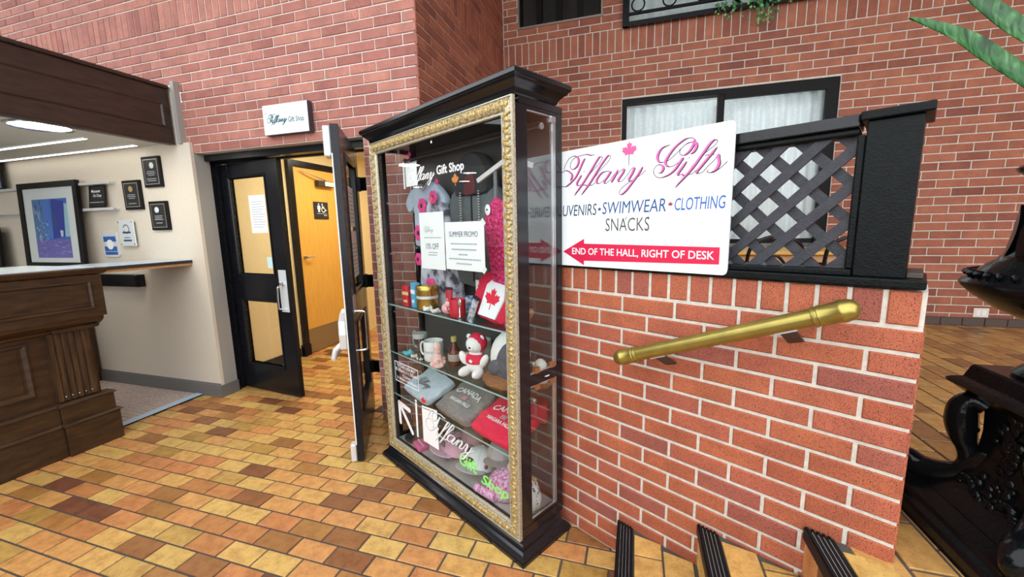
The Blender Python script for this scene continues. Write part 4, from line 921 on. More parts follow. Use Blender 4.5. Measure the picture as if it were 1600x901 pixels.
# folded shirts on the third shelf
def folded(label, x, y, z, w_, d_, h_, mat, rot, tilt, deco=None, layers=1):
    t = item('folded_shirt', label, 'shirt', x, y, z, rot, tilt); rings = []
    for zz, s_ in ((0,0.90),(0.004,0.97),(h_*0.5,1.0),(h_-0.004,0.99),(h_,0.965)):
        ring = []
        for k in range(48):
            a_ = 2*math.pi*k/48; c_, s2 = math.cos(a_), math.sin(a_); e = (abs(c_)**14+abs(s2)**14)**(-1/14); wv = 1+0.008*math.sin(k*1.9+z*40)
            ring.append((w_/2*e*c_*s_*wv, d_/2*e*s2*s_*wv, zz+(0.006*math.sin(k*0.8) if zz > h_*0.4 else 0)))
        rings.append(ring)
    m = MB().loft(rings); m.build('cloth', mat, t, smooth=True)
    if deco: deco(t, h_+0.0095)
    return t
def deco_canada(t, h_):
    wp = lambda a, b: (a, b - 1.6*(a*a))
    m = MB(); letters(m, 'CANADA', -0.110, 0.110, 0.030, 0.068, lambda a,b: (a,b,h_), 0.02, 0, wp); letters(m, 'NIAGARA FALLS', -0.090, 0.090, -0.045, -0.022, lambda a,b: (a,b,h_), 0.02); m.build('lettering', M_LETW, t)
    m = MB(); m.flat([(-0.02,-0.012),(0.02,-0.012),(0.02,0.014),(-0.02,0.014)], lambda a,b: (a,b,h_)); m.build('emblem', plain('dusty_pink', (0.55,0.25,0.28), 0.8), t)
def deco_script(t, h_):
    ribbon(MB(), TIF, lambda a,b: (a,b,h_), 0.42, -0.09, -0.03, 0.006, 0.014).build('script_lettering', M_INKN, t)
TL = R(20)
folded('pale blue folded shirt with dark script in front of the hours lettering', -0.335, 0.0, S3+0.045, 0.33, 0.22, 0.045, plain('ice_blue_cotton', (0.60,0.72,0.80), 0.9, noise=0.12), -0.12, (TL,0), deco_script)
folded('charcoal folded shirt under the pale blue one', -0.215, 0.030, S3+0.015, 0.26, 0.19, 0.040, plain('charcoal_cotton', (0.035,0.034,0.036), 0.9, noise=0.2), -0.12, (TL,0))
folded('grey folded shirt printed CANADA on the third shelf', 0.045, 0.0, S3+0.045, 0.31, 0.235, 0.055, plain('grey_marl', (0.27,0.25,0.245), 0.95, noise=0.25, scale=60), -0.06, (TL,0), deco_canada)
folded('bright red folded shirt printed CANADA on the third shelf', 0.370, -0.005, S3+0.045, 0.31, 0.235, 0.050, plain('bright_red_cotton', (0.86,0.02,0.08), 0.9, noise=0.12), -0.05, (TL,0), deco_canada)
folded('dark red rolled shirt seen through the lower side door', 0.490, 0.075, S3+0.10, 0.14, 0.09, 0.09, plain('wine_cotton', (0.42,0.01,0.03), 0.9, noise=0.12), 0.5, (0,0))
# caps and knitwear on the cabinet floor
def cap_hat(label, x, y, z, rot, mat, brim, s_=1.0, tilt=(0,0), patch=None):
    t = item('baseball_cap', label, 'cap', x, y, z, rot, tilt)
    MB().lathe([(0.088*s_,0.0),(0.090*s_,0.012*s_),(0.086*s_,0.055*s_),(0.068*s_,0.092*s_),(0.036*s_,0.112*s_),(0.0,0.117*s_)], 24).build('crown', mat, t, smooth=True)
    rings = []
    for k in range(13):
        a_ = -math.pi*0.5 + (k/12-0.5)*2.3; r0 = 0.086*s_; r1 = (0.088+0.070*math.sin(math.pi*k/12)**0.7)*s_; dz = 0.012*math.cos((k/12-0.5)*math.pi)
        rings.append([(r0*math.cos(a_),r0*math.sin(a_),0.008+dz*0.2),(r1*math.cos(a_),r1*math.sin(a_)-0.006,0.002+dz),(r1*math.cos(a_),r1*math.sin(a_)-0.006,0.005+dz),(r0*math.cos(a_),r0*math.sin(a_),0.012+dz*0.2)])
    MB().loft(rings).build('brim', brim, t, smooth=True)
    MB().ball((0,0,0.118*s_),(0.008,0.008,0.005),8,4).build('button', mat, t, smooth=True)
    sm = MB()
    for q in range(6):
        a_ = q*math.pi/3; sm.tube([(r_*1.004*s_*math.cos(a_), r_*1.004*s_*math.sin(a_), z_*s_) for r_, z_ in ((0.0895,0.012),(0.0862,0.055),(0.0685,0.092),(0.036,0.1125),(0.006,0.118))], 0.0011, 4)
    sm.build('seams', brim, t)
    if patch: patch(t, s_)
def patch_dark(t, s_): MB().ball((0.0,-0.083*s_,0.045*s_),(0.030,0.008,0.018),10,6).build('embroidery', plain('grey_thread', (0.30,0.24,0.28), 0.8), t, smooth=True)
def patch_green(t, s_):
    MB().ball((-0.01,-0.082*s_,0.052*s_),(0.034,0.009,0.013),10,6).build('embroidery', plain('black_thread', (0.05,0.06,0.05), 0.8), t, smooth=True); MB().ball((-0.02,-0.085*s_,0.033*s_),(0.012,0.008,0.010),8,5).build('embroidery', plain('yellow_thread', (0.75,0.60,0.10), 0.8), t, smooth=True)
    MB().ball((0.076,-0.040,0.035),(0.010,0.014,0.017),10,6).build('side_badge', plain('maroon_thread', (0.28,0.10,0.12), 0.8), t, smooth=True)
cap_hat('pink cap with dark embroidery behind the white script lettering', -0.125, 0.022, S0+0.022, -0.35, M_PINKF, plain('light_pink_fabric', (0.90,0.62,0.80), 0.85), 1.0, (R(-14),0), patch_dark)
cap_hat('white cap with green brim stitching between the pink cap and the knitted hat', 0.105, 0.028, S0+0.018, 0.1, plain('cool_white_twill', (0.86,0.90,0.90), 0.85), plain('pale_grey_twill', (0.62,0.62,0.64), 0.85), 1.0, (R(-14),0), patch_green)
cap_hat('pale grey cap at the back behind the pink knitted hat', 0.235, 0.070, S0+0.118, 0.5, plain('stone_twill', (0.52,0.46,0.46), 0.85), plain('stone_twill_dark', (0.40,0.35,0.35), 0.85), 0.8)
cap_hat('dusty rose cap at the back behind the pink cap', -0.01, 0.075, S0+0.118, -0.2, plain('dusty_rose_twill', (0.50,0.30,0.32), 0.85), plain('dusty_rose_twill_dark', (0.40,0.24,0.26), 0.85), 0.8)
cap_hat('black cap at the left of the cabinet floor behind the arrow', -0.43, 0.02, S0, -0.6, plain('black_twill', (0.03,0.025,0.03), 0.8), MATS['black_twill'], 0.9)
t = item('pouch', 'magenta pouch in the left front corner of the cabinet floor', 'pouch', -0.345, -0.085, S0, -0.2)
MB().box(-0.055,-0.035,0,0.055,0.035,0.035).build('body', plain('magenta_fabric', (0.72,0.10,0.32), 0.8), t, bevel=0.012, seg=3); MB().box(-0.05,-0.004,0.0345,0.05,0.004,0.0375).build('zip', M_PINKF, t)
MK = blotch_mat('pink_knit', [(0.35,(0.48,0.10,0.30)),(0.5,(0.72,0.34,0.55)),(0.65,(0.82,0.62,0.74))], 90)
t = item('knitted_hat', 'round pink knitted hat with a badge at the right of the cabinet floor', 'hat', 0.360, -0.010, S0)
MB().lathe([(0.080,0),(0.092,0.010),(0.098,0.045),(0.088,0.085),(0.060,0.115),(0.028,0.130),(0,0.133)], 32, wob=lambda a,z: 0.018*math.sin(a*16)).build('crown', MK, t, smooth=True)
MB().ball((0.02,0.03,0.142),(0.030,0.030,0.024),10,7).build('pompom', plain('pale_pompom', (0.70,0.62,0.62), 0.95, bump=0.9), t, smooth=True); MB().ball((-0.035,-0.088,0.055),(0.022,0.006,0.024),10,6).build('badge', plain('badge_white', (0.80,0.76,0.78), 0.7), t, smooth=True); MB().ball((-0.035,-0.094,0.055),(0.008,0.003,0.009),8,5).build('badge_leaf', M_RED, t, smooth=True)
t = item('knitted_scarf', 'flat pink knitted scarf roll in front of the knitted hat', 'scarf', 0.305, -0.105, S0, 0.05)
MB().tube([(-0.07,0,0.022),(0.07,0,0.022)],[0.022,0.022],14).build('roll', MK, t, smooth=True)
MFL = blotch_mat('floral_white', [(0.36,(0.10,0.09,0.12)),(0.44,(0.80,0.82,0.82)),(0.60,(0.84,0.86,0.86)),(0.64,(0.50,0.12,0.16)),(0.70,(0.75,0.80,0.78))], 45)
t = item('fabric_bag', 'white floral fabric bag with wooden handles in the right corner of the cabinet floor', 'bag', 0.515, -0.015, S0, 0.2)
MB().lathe([(0.050,0),(0.066,0.02),(0.072,0.07),(0.056,0.12),(0.030,0.145),(0,0.150)], 24, wob=lambda a,z: 0.05*math.sin(a*5+z*20)).build('bag', MFL, t, smooth=True)
MB().box(-0.045,-0.030,0.140,0.045,-0.018,0.160).build('handle', M_PINE, t, bevel=0.004); MB().box(-0.045,0.010,0.140,0.045,0.022,0.160).build('handle', M_PINE, t, bevel=0.004)

# hanging clothes
def garment(parent, nm, poly, y0, th, mat):
    n_ = len(poly); cx = sum(p[0] for p in poly)/n_; cz_ = sum(p[1] for p in poly)/n_
    pts = catmull([(a,b,0) for a, b in poly+[poly[0]]], 4)[:-1]; rings = []
    for f_, s_ in ((0,0.90),(0.22,0.985),(0.5,1.0),(0.78,0.985),(1,0.90)):
        rings.append([(cx+(p.x-cx)*s_, y0+th*f_, cz_+(p.y-cz_)*s_) for p in pts])
    return MB().loft(rings).build(nm, mat, parent, smooth=True)
M_HOOD = plain('slate_fleece', (0.115,0.13,0.135), 0.95, noise=0.2, scale=40, bump=0.3)
M_HOODD = plain('black_fleece', (0.035,0.037,0.04), 0.95, noise=0.2)
t = item('hoodie', 'dark slate zip hoodie hanging in the middle of the cabinet', 'hoodie', 0.10, 0.065, 1.20)
garment(t, 'body', [(-0.19,0.0),(0.19,0.0),(0.20,0.30),(0.21,0.46),(0.10,0.53),(-0.10,0.53),(-0.21,0.46),(-0.20,0.30)], -0.03, 0.065, M_HOOD)
garment(t, 'sleeve', [(0.20,0.47),(0.26,0.36),(0.29,0.12),(0.23,0.10),(0.19,0.30),(0.16,0.46)], -0.02, 0.06, M_HOOD); garment(t, 'sleeve', [(-0.20,0.47),(-0.26,0.36),(-0.29,0.12),(-0.23,0.10),(-0.19,0.30),(-0.16,0.46)], -0.02, 0.06, M_HOODD)
garment(t, 'hood', [(-0.13,0.47),(0.13,0.47),(0.15,0.56),(0.09,0.66),(0.0,0.69),(-0.08,0.66),(-0.14,0.56)], -0.045, 0.085, M_HOODD)
garment(t, 'lining', [(-0.035,0.47),(0.045,0.48),(0.05,0.54),(0.02,0.58),(-0.04,0.55)], -0.050, 0.008, plain('maroon_lining', (0.13,0.03,0.035), 0.9))
MB().box(-0.004,-0.036,0.02,0.004,-0.0305,0.49).build('zip', M_INK, t)
for s_ in (-1,1):
    m = MB(); k = 0
    while k < 15: m.tube([(s_*0.075,-0.048,0.49-k*0.013),(s_*0.075,-0.046,0.485-k*0.013)],0.0042,6); k += 1
    m.build('drawstring', plain('white_cord', (0.7,0.7,0.7), 0.8), t); MB().tube([(s_*0.075,-0.047,0.50),(s_*0.075,-0.046,0.29)],0.0030,6).build('drawstring_core', M_INK, t)
t = item('tee_shirt', 'pale blue T-shirt hanging at the left of the cabinet', 'shirt', -0.345, 0.050, 1.40)
MTS = plain('ice_blue_jersey', (0.50,0.60,0.72), 0.9, noise=0.1)
garment(t, 'body', [(-0.13,0.0),(0.13,0.0),(0.125,0.20),(0.155,0.33),(0.06,0.375),(0.0,0.335),(-0.06,0.375),(-0.155,0.33),(-0.125,0.20)], -0.02, 0.045, MTS)
for s_ in (-1,1): garment(t, 'sleeve', [(s_*0.145,0.345),(s_*0.215,0.27),(s_*0.175,0.205),(s_*0.115,0.26)], -0.018, 0.04, MTS)
MB().tube(catmull([(-0.055,-0.026,0.372),(-0.03,-0.032,0.345),(0,-0.034,0.333),(0.03,-0.032,0.345),(0.055,-0.026,0.372)],4),0.004,6).build('neckband', M_PINKF, t, smooth=True)
t = item('floral_dress', 'grey dress with big pink flowers hanging behind the paper notices', 'dress', -0.235, 0.060, 1.06)
MDR = blotch_mat('grey_print', [(0.38,(0.05,0.05,0.07)),(0.5,(0.42,0.42,0.50)),(0.64,(0.62,0.62,0.68))], 14)
garment(t, 'skirt', [(-0.20,0.0),(0.20,0.0),(0.15,0.35),(0.12,0.55),(0.06,0.60),(-0.06,0.60),(-0.12,0.55),(-0.15,0.35)], -0.045, 0.06, MDR)
MPF = plain('hot_pink', (0.78,0.06,0.25), 0.8)
for (fx, fz, fs) in ((-0.05,0.10,0.055),(-0.15,0.42,0.05),(-0.10,0.58,0.045),(-0.17,0.26,0.04),(0.02,0.62,0.04)):
    fm = MB()
    for q in range(6): fm.ball((fx+fs*0.55*math.cos(q*1.047), -0.052, fz+fs*0.55*math.sin(q*1.047)), (fs*0.5,0.004,fs*0.5), 8, 4)
    fo = fm.build('flower', MPF, t, smooth=True); MB().ball((fx,-0.057,fz),(fs*0.3,0.003,fs*0.3),8,4).build('flower_eye', M_INK, fo, smooth=True)
t = item('tank_top', 'crimson knit tank top hanging at the right of the cabinet', 'top', 0.405, -0.030, 1.20)
MTK = blotch_mat('crimson_knit', [(0.40,(0.35,0.01,0.07)),(0.55,(0.70,0.04,0.18)),(0.7,(0.80,0.12,0.28))], 70)
garment(t, 'body', [(-0.075,0.0),(0.090,0.0),(0.105,0.20),(0.115,0.36),(0.06,0.44),(0.0,0.42),(-0.06,0.44),(-0.125,0.35),(-0.115,0.22)], -0.012, 0.045, MTK)
for s_ in (-0.055,0.055): MB().box(s_-0.010,0.004,0.42,s_+0.010,0.010,0.56).build('strap', plain('grey_strap', (0.18,0.18,0.20), 0.7), t)
o = MB().ball((-0.085,-0.02,0.385),(0.020,0.004,0.026),10,6).build('tag', M_PAPER, t, smooth=True); MB().flat(maple(-0.085,0.383,0.010), lambda a,b: (a,-0.0245,b)).build('tag_leaf', M_INK, o)
t = item('clothes_hanger', 'pale clothes hanger holding the crimson tank top', 'hanger', 0.385, -0.02, 1.75)
MB().obox((-0.05,0,0.02), (0.115,0,0.042), (0,0.006,0), (-0.004,0,0.010)).obox((0.125,0,0.035), (0.07,0,-0.026), (0,0.006,0), (0.003,0,0.010)).build('arms', plain('pale_wood', (0.72,0.68,0.66), 0.5), t); MB().tube(catmull([(0.06,0,0.06),(0.06,0,0.10),(0.075,0,0.125),(0.06,0,0.145),(0.045,0,0.13)],5),0.003,6).build('hook', M_CHROME, t)
t = item('hanging_rail', 'slim chrome clothes rail near the top of the cabinet', 'rail', 0, 0.05, 1.93); MB().tube([(-0.565,0,0),(0.565,0,0)],0.007,10).build('rod', plain('dark_steel', (0.25,0.25,0.26), 0.3, 0.9), t, smooth=True)
for s_ in (-1,1): MB().tube([(s_*0.566,0,0),(s_*0.574,0,0)],0.014,10).build('socket', M_SATIN, t)
t = item('hanging_card', 'white card hanging at the top left inside the cabinet', 'card', -0.295, -0.075, 1.745); MB().box(-0.06,-0.001,0,0.06,0.001,0.125).build('card', M_PAPER, t); MB().box(-0.063,-0.002,0.125,0.063,0.002,0.132).build('top_strip', M_SATIN, t); MB().box(-0.085,-0.003,-0.01,-0.073,0.003,0.14).build('side_strip', M_PAPER, t)
def leafpin(label, x, y, z, s_, mat): 
    o = MB().prism(maple(0,0,s_), lambda a,b: (a,-0.002,b), lambda a,b: (a,0.002,b)).build('maple_leaf_ornament', mat, loc=cab(x,y,z), rot=A2); tag(o, label, 'ornament')
leafpin('small pink maple leaf hung above the white card', -0.330, -0.06, 1.915, 0.026, plain('pink_leaf', (0.75,0.05,0.25), 0.6)); leafpin('pink maple leaf beside the T-shirt collar', -0.085, -0.05, 1.745, 0.026, MATS['pink_leaf'])
leafpin('orange maple leaf hung in front of the hoodie', 0.092, -0.06, 1.735, 0.040, plain('orange_leaf', (0.85,0.30,0.08), 0.6)); leafpin('rosy maple leaf low on the T-shirt', -0.150, -0.05, 1.655, 0.034, plain('rosy_leaf', (0.78,0.12,0.22), 0.6))

# ------------------------------------------------------------------ reception desk
dk = thing('reception_desk', 'dark carved walnut reception desk with a fluted end pilaster', 'reception desk', (-3.9,0.5,0))
def dkb(x0, y0, z0, x1, y1, z1): return MB().box(x0+3.9,y0-0.5,z0,x1+3.9,y1-0.5,z1)
YE = 1.83; YS = -1.6
dkb(-4.45,YS,0.0,-3.745,YE-0.03,0.93).build('carcass', M_DESK, dk)
dkb(-4.45,YS,0.94,-3.640,YE+0.03,1.235).build('frieze', M_DESK, dk, bevel=0.004)
m = MB(); pr = [(-3.745,0.85),(-3.72,0.86),(-3.715,0.875),(-3.69,0.89),(-3.668,0.905),(-3.655,0.918),(-3.650,0.939),(-3.745,0.939)]
m.prism(pr, lambda x,z: (x+3.9,YS-0.5,z), lambda x,z: (x+3.9,YE+0.012-0.5,z)).build('cove_moulding', M_DESK, dk)
m = MB().rect_ring([(0.0,1.236),(0.012,1.240),(0.022,1.250),(0.030,1.262),(0.032,1.272),(0.028,1.280),(0.0,1.282)], -4.45+3.9, YS-0.5, -3.65+3.9, YE+0.035-0.5); m.build('counter_edge', M_DESK, dk)
dkb(-4.44,YS+0.02,1.2825,-3.672,YE+0.02,1.287).build('countertop', M_COUNTER, dk)
# raised frieze mouldings
def panel_mould(parent, y0, y1, z0, z1, x, mat, nm='panel_moulding', w_=0.016, h_=0.009):
    m = MB(); rings = []
    for d, h in ((0,0),(0.0,h_*0.7),(w_*0.35,h_),(w_*0.7,h_*0.5),(w_,0)):
        rings.append([(x+h,y0+d,z0+d),(x+h,y1-d,z0+d),(x+h,y1-d,z1-d),(x+h,y0+d,z1-d)])
    return m.loft(rings, True, False, False).build(nm, mat, parent)
panel_mould(dk, YS+0.1-0.5, 1.795-0.5, 0.998, 1.192, -3.640+3.9, M_DESK)
dkb(-3.6405,YS+0.13,1.02,-3.634,1.768,1.17).build('frieze_panel', M_DESK, dk, bevel=0.003)
# base panels and stiles
yy = 1.472
for k in range(3):
    a_ = yy-0.86; panel_mould(dk, a_-0.5, yy-0.5, 0.462, 0.822, -3.745+3.9, M_DESK, 'panel_moulding', 0.028, 0.014)
    dkb(-3.7455,a_+0.045,0.507,-3.738,yy-0.045,0.777).build('field_panel', M_DESK, dk, bevel=0.004); yy -= 1.0
# fluted pilaster
pm = MB(); pz0, pz1 = 0.385, 0.858; out = []; ya, yb = 1.562, 1.772; xf = -3.712
prof = [(-3.745,ya),(xf,ya),(xf,ya+0.018)]; fw = (yb-ya-0.036)/5
for k in range(5):
    y0 = ya+0.018+k*fw
    for q in range(7):
        a_ = math.pi*q/6; prof.append((xf-0.011*math.sin(a_), y0+0.006+(fw-0.012)*q/6))
    prof.append((xf,y0+fw))
prof += [(xf,yb),(-3.745,yb)]
pm.prism(prof, lambda x,y: (x+3.9,y-0.5,pz0), lambda x,y: (x+3.9,y-0.5,pz1)).build('pilaster', M_DESK_V, dk)
for z0, z1, o_ in ((0.0,0.215,0.040),(0.228,0.352,0.022)):
    MB().box(-3.745+3.9,ya-0.012-0.5,z0,xf+o_+3.9,YE+o_*0.6-0.5,z1).build('plinth_block', M_DESK, dk, bevel=0.003)
    MB().rect_ring([(0,z1),(0.010,z1+0.003),(0.012,z1+0.009),(0.0,z1+0.020),(-0.01,z1+0.024)], -3.76+3.9, ya-0.012-0.5, xf+o_+3.9, YE+o_*0.6-0.5).build('plinth_moulding', M_DESK, dk)
    MB().box(-3.76+3.9,YS-0.5,z0,-3.715+o_*0.5+3.9,ya-0.0125-0.5,z1).build('base_board', M_DESK, dk, bevel=0.003)
    pr = [(-3.76,z1),(-3.705+o_*0.5,z1+0.002),(-3.703+o_*0.5,z1+0.009),(-3.716+o_*0.5,z1+0.022),(-3.76,z1+0.024)]
    MB().prism(pr, lambda x,z: (x+3.9,YS-0.5,z), lambda x,z: (x+3.9,ya-0.0245-0.5,z)).build('base_moulding', M_DESK, dk)
MB().box(-3.745+3.9,ya+0.02-0.5,0.858,-3.69+3.9,YE-0.01-0.5,0.885).build('capital', M_DESK, dk, bevel=0.004)
for k in range(5): MB().ball((xf+3.9+0.001,ya+0.035+k*0.035-0.5,0.415),0.0035,6,4).build('nail_head', M_LETW, dk)
# counter flap between desk and wall
fp = thing('counter_flap', 'blue grey counter flap on a pine batten between desk and beige wall', 'counter flap', (-3.9,2.22,1.24))
MB().box(-0.42,-0.345,0.008,0.118,0.368,0.032).build('board', M_INK, fp, bevel=0.002); MB().box(-0.42,-0.345,0.0322,0.117,0.367,0.035).build('top', M_FLAP, fp)
MB().box(0.075,-0.33,-0.014,0.108,0.369,0.0075).build('batten', M_PINE, fp)
tr = thing('wall_tray', 'black ledge tray fixed to the beige wall under the counter flap', 'tray', (-4.55,2.59,1.02))
MB().prism([(0,0),(-0.07,0.0),(-0.085,0.015),(-0.085,0.10),(-0.06,0.115),(0,0.115)], lambda y,z: (-0.55,y,z), lambda y,z: (0.115,y,z)).build('body', M_BLACK, tr, bevel=0.003)
MB().box(-0.55,-0.088,0.095,0.118,-0.0855,0.118).build('lip', M_BLACK, tr)
# bulkhead above the desk
bk = thing('bulkhead', 'dark panelled walnut bulkhead hanging over the reception desk', 'bulkhead', (-3.77,2.0,2.27))
def bkb(x0, y0, z0, x1, y1, z1): return MB().box(x0+3.77,y0-2.0,z0-2.27,x1+3.77,y1-2.0,z1-2.27)
bkb(-3.83,-2.4,2.27,-3.77,2.570,2.70).build('fascia', M_BULK, bk, bevel=0.003)
m = MB().prism([(-3.83,2.701),(-3.752,2.701),(-3.748,2.712),(-3.757,2.722),(-3.757,2.728),(-3.83,2.728)], lambda x,z: (x+3.77,-4.4,z-2.27), lambda x,z: (x+3.77,0.57,z-2.27)); m.build('cap_moulding', M_BULK, bk)
yy = 2.516
for k in range(3):
    panel_mould(bk, yy-1.5-2.0, yy-2.0, 2.39-2.27, 2.576-2.27, 0.0, M_BULK, 'panel_moulding', 0.018, 0.010); yy -= 1.62
bkb(-3.832,-2.4,2.255,-3.765,2.570,2.2695).build('bottom_bead', M_BULK, bk)
struct(MB().box(-9,-4,2.275,-3.832,2.588,2.32).build('ceiling', plain('soffit_paint', (0.60,0.56,0.48), 0.7)), 'painted soffit over the reception area')
struct(MB().box(-9,-4,2.70,-3.832,2.588,2.73).build('ceiling_top', M_BULK), 'closed top of the reception bulkhead')
for (lb, x0, x1, y_, pw) in (('short white strip with added glow in the soffit over the desk',-5.4,-4.18,2.19,3.0),('long white strip with added glow in the soffit along the beige wall',-6.3,-4.13,2.50,3.0)):  # pale soffit strips taken for trim, with a glow added
    t = thing('soffit_strip', lb, 'light', ((x0+x1)/2,y_,2.275)); h_ = (x1-x0)/2
    MB().box(-h_,-0.018,-0.010,h_,0.018,0).build('housing', M_WHITE, t); MB().box(-h_+0.01,-0.014,-0.012,h_-0.01,0.014,-0.0102).build('tube', emit_mat('strip_glow', (1,0.95,0.86), 3.0) if 'strip_glow' not in MATS else MATS['strip_glow'], t)
t = thing('downlight', 'round recessed downlight in the soffit above the reception desk', 'light', (-4.01,1.86,2.275))
MB().lathe([(0.165,0),(0.175,-0.005),(0.172,-0.012),(0.150,-0.010),(0.148,0.0)], 28).build('trim_ring', M_CHROME, t, smooth=True); MB().lathe([(0.147,-0.003),(0.0,-0.005)], 24).build('lamp', emit_mat('lamp_glow', (1,0.96,0.9), 14.0), t)
for x_, y_, lb in ((-4.6,1.0,'small unseen downlight added in the soffit nearest the desk front'),(-5.6,0.9,'small unseen downlight added in the middle of the reception soffit'),(-6.6,1.6,'small unseen downlight added deepest inside the reception soffit')):  # extra unseen lamps, added to light the beige wall
    t = thing('downlight', lb, 'light', (x_,y_,2.275))
    MB().lathe([(0.10,0),(0.11,-0.006),(0.095,-0.008),(0.094,0.0)], 24).build('trim_ring', M_CHROME, t, smooth=True); MB().lathe([(0.093,-0.003),(0.0,-0.005)], 24).build('lamp', MATS['lamp_glow'], t)

# ------------------------------------------------------------------ things on the beige wall
YW = 2.59
M_PLQ = plain('black_lacquer', (0.009,0.008,0.008), 0.35, spec=0.2); M_BRZ = plain('bronze_plate', (0.045,0.042,0.040), 0.3, 0.4)
def plaque(label, x0, x1, z0, z1, seal, sealmat, line):
    t = thing('award_plaque', label, 'plaque', ((x0+x1)/2,YW,z0), 0); w_ = (x1-x0)/2; h_ = z1-z0
    MB().box(-w_,-0.024,0,w_,-0.0005,h_).build('board', M_PLQ, t, bevel=0.003)
    MB().box(-w_*0.80,-0.026,h_*0.09,w_*0.80,-0.0245,h_*0.91).build('edge', M_SATIN, t); MB().box(-w_*0.74,-0.0272,h_*0.115,w_*0.74,-0.0262,h_*0.885).build('plate', M_BRZ, t)
    MB().lathe([(0.026,0),(0.026,0.002),(0.022,0.003),(0,0.003)],18).build('seal', sealmat, t, loc=(seal,-0.0274,h_*0.70), rot=(math.pi/2,0,0))
    m = MB()
    for k, (a_, b_) in enumerate(line): m.box(-a_,-0.0280,h_*b_,a_,-0.0274,h_*b_+0.005)
    m.build('engraving', M_INKG, t)
plaque('dark award plaque with silver seal, highest of the three by the corner', -4.211, -3.992, 1.920, 2.184, 0.02, M_PLATE, ((0.05,0.50),(0.055,0.44),(0.04,0.38),(0.06,0.26),(0.055,0.20)))
plaque('dark award plaque with gold seal, left of the other two', -4.511, -4.284, 1.733, 1.995, 0.0, plain('gold_seal', (0.6,0.45,0.18), 0.4, 0.6), ((0.05,0.50),(0.055,0.44),(0.04,0.38),(0.05,0.20)))
plaque('dark award plaque with silver seal, lowest of the three above the flap', -4.198, -3.976, 1.542, 1.798, -0.01, M_PLATE, ((0.05,0.48),(0.045,0.42),(0.055,0.36),(0.04,0.24)))
t = thing('award_plaque', 'clear silver award plaque with laurel emblem on standoffs', 'plaque', (-4.537,YW,1.402))
MB().box(-0.105,-0.030,0,0.105,-0.022,0.242).build('board', M_PLATE, t, bevel=0.002)
for sx in (-1,1):
    for sz in (0.018,0.224): MB().tube([(sx*0.09,0,sz),(sx*0.09,-0.034,sz)],0.008,10).build('standoff', M_CHROME, t)
m = MB()
for k in range(14):
    a_ = R(-60+k*23); m.ball((0.038*math.sin(a_)*(1),-0.0305,0.158+0.038*math.cos(a_)*(-1)*-1),(0.007,0.001,0.007),6,3)
m.build('laurel', M_INK, t); MB().box(-0.055,-0.0308,0.118,0.055,-0.0302,0.134).box(-0.04,-0.0308,0.075,0.04,-0.0302,0.082).box(-0.055,-0.0308,0.045,0.055,-0.0302,0.060).build('lettering', M_INKN, t)
t = thing('award_plaque', 'blue and white rounded award plaque with a white disc', 'plaque', (-4.822,YW,1.30))
rr = 0.025; pts = []
for cx, cz_, a0 in ((0.105-rr,rr,-90),(0.105-rr,0.235-rr,0),(-0.105+rr,0.235-rr,90),(-0.105+rr,rr,180)): pts += [(cx+rr*math.cos(R(a0+k*22.5)), cz_+rr*math.sin(R(a0+k*22.5))) for k in range(5)]
MB().prism(pts, lambda a,b: (a,-0.014,b), lambda a,b: (a,-0.001,b)).build('board', M_PLATE, t)
MB().box(-0.088,-0.0152,0.145,0.088,-0.0145,0.195).box(-0.088,-0.0152,0.055,0.088,-0.0145,0.100).box(-0.088,-0.0152,0.020,0.088,-0.0145,0.050).build('blue_bands', plain('royal_blue', (0.03,0.12,0.42), 0.4), t)
MB().lathe([(0.047,0),(0.047,0.002),(0,0.002)],24).build('disc', M_PAPER, t, loc=(0,-0.0154,0.118), rot=(math.pi/2,0,0))
for lb, z_, xe in (('upper pale picture ledge on the beige wall',1.975,-4.637),('lower pale picture ledge on the beige wall',1.738,-4.627)):
    t = thing('picture_ledge', lb, 'ledge', (-5.6,YW,z_)); MB().box(-2.2,-0.065,0,xe+5.6,-0.0005,0.024).build('shelf', plain('pale_grey_ledge', (0.62,0.62,0.60), 0.4), t, bevel=0.002); MB().tube([(xe+5.6-0.006,-0.04,0.012),(xe+5.6+0.006,-0.04,0.012)],0.010,10).build('end_screw', M_SATIN, t)
t = thing('desk_sign', 'small black Manager On Duty sign standing on the lower ledge', 'sign', (-4.855,2.548,1.7625), 0)
MB().obox((0,0.006,0.105), (0.113,0,0), (0,0.003,0), (0,0.012,0.104)).build('plate', M_PLQ, t)
fM = lambda a, b: (a, 0.0022-0.012*(0.105-b)/0.104*1.0+0.0, b)
letters(MB(), 'Manager', -0.075, 0.055, 0.135, 0.170, fM, 0.02).build('lettering', M_LETW, t); letters(MB(), 'On Duty', -0.050, 0.070, 0.095, 0.128, fM, 0.02).build('lettering', M_LETW, t)
MB().add([fM(-0.10,0.050),fM(0.10,0.050),fM(0.10,0.056),fM(-0.10,0.056)],[(0,1,2,3)]).build('slot_line', M_SATIN, t)
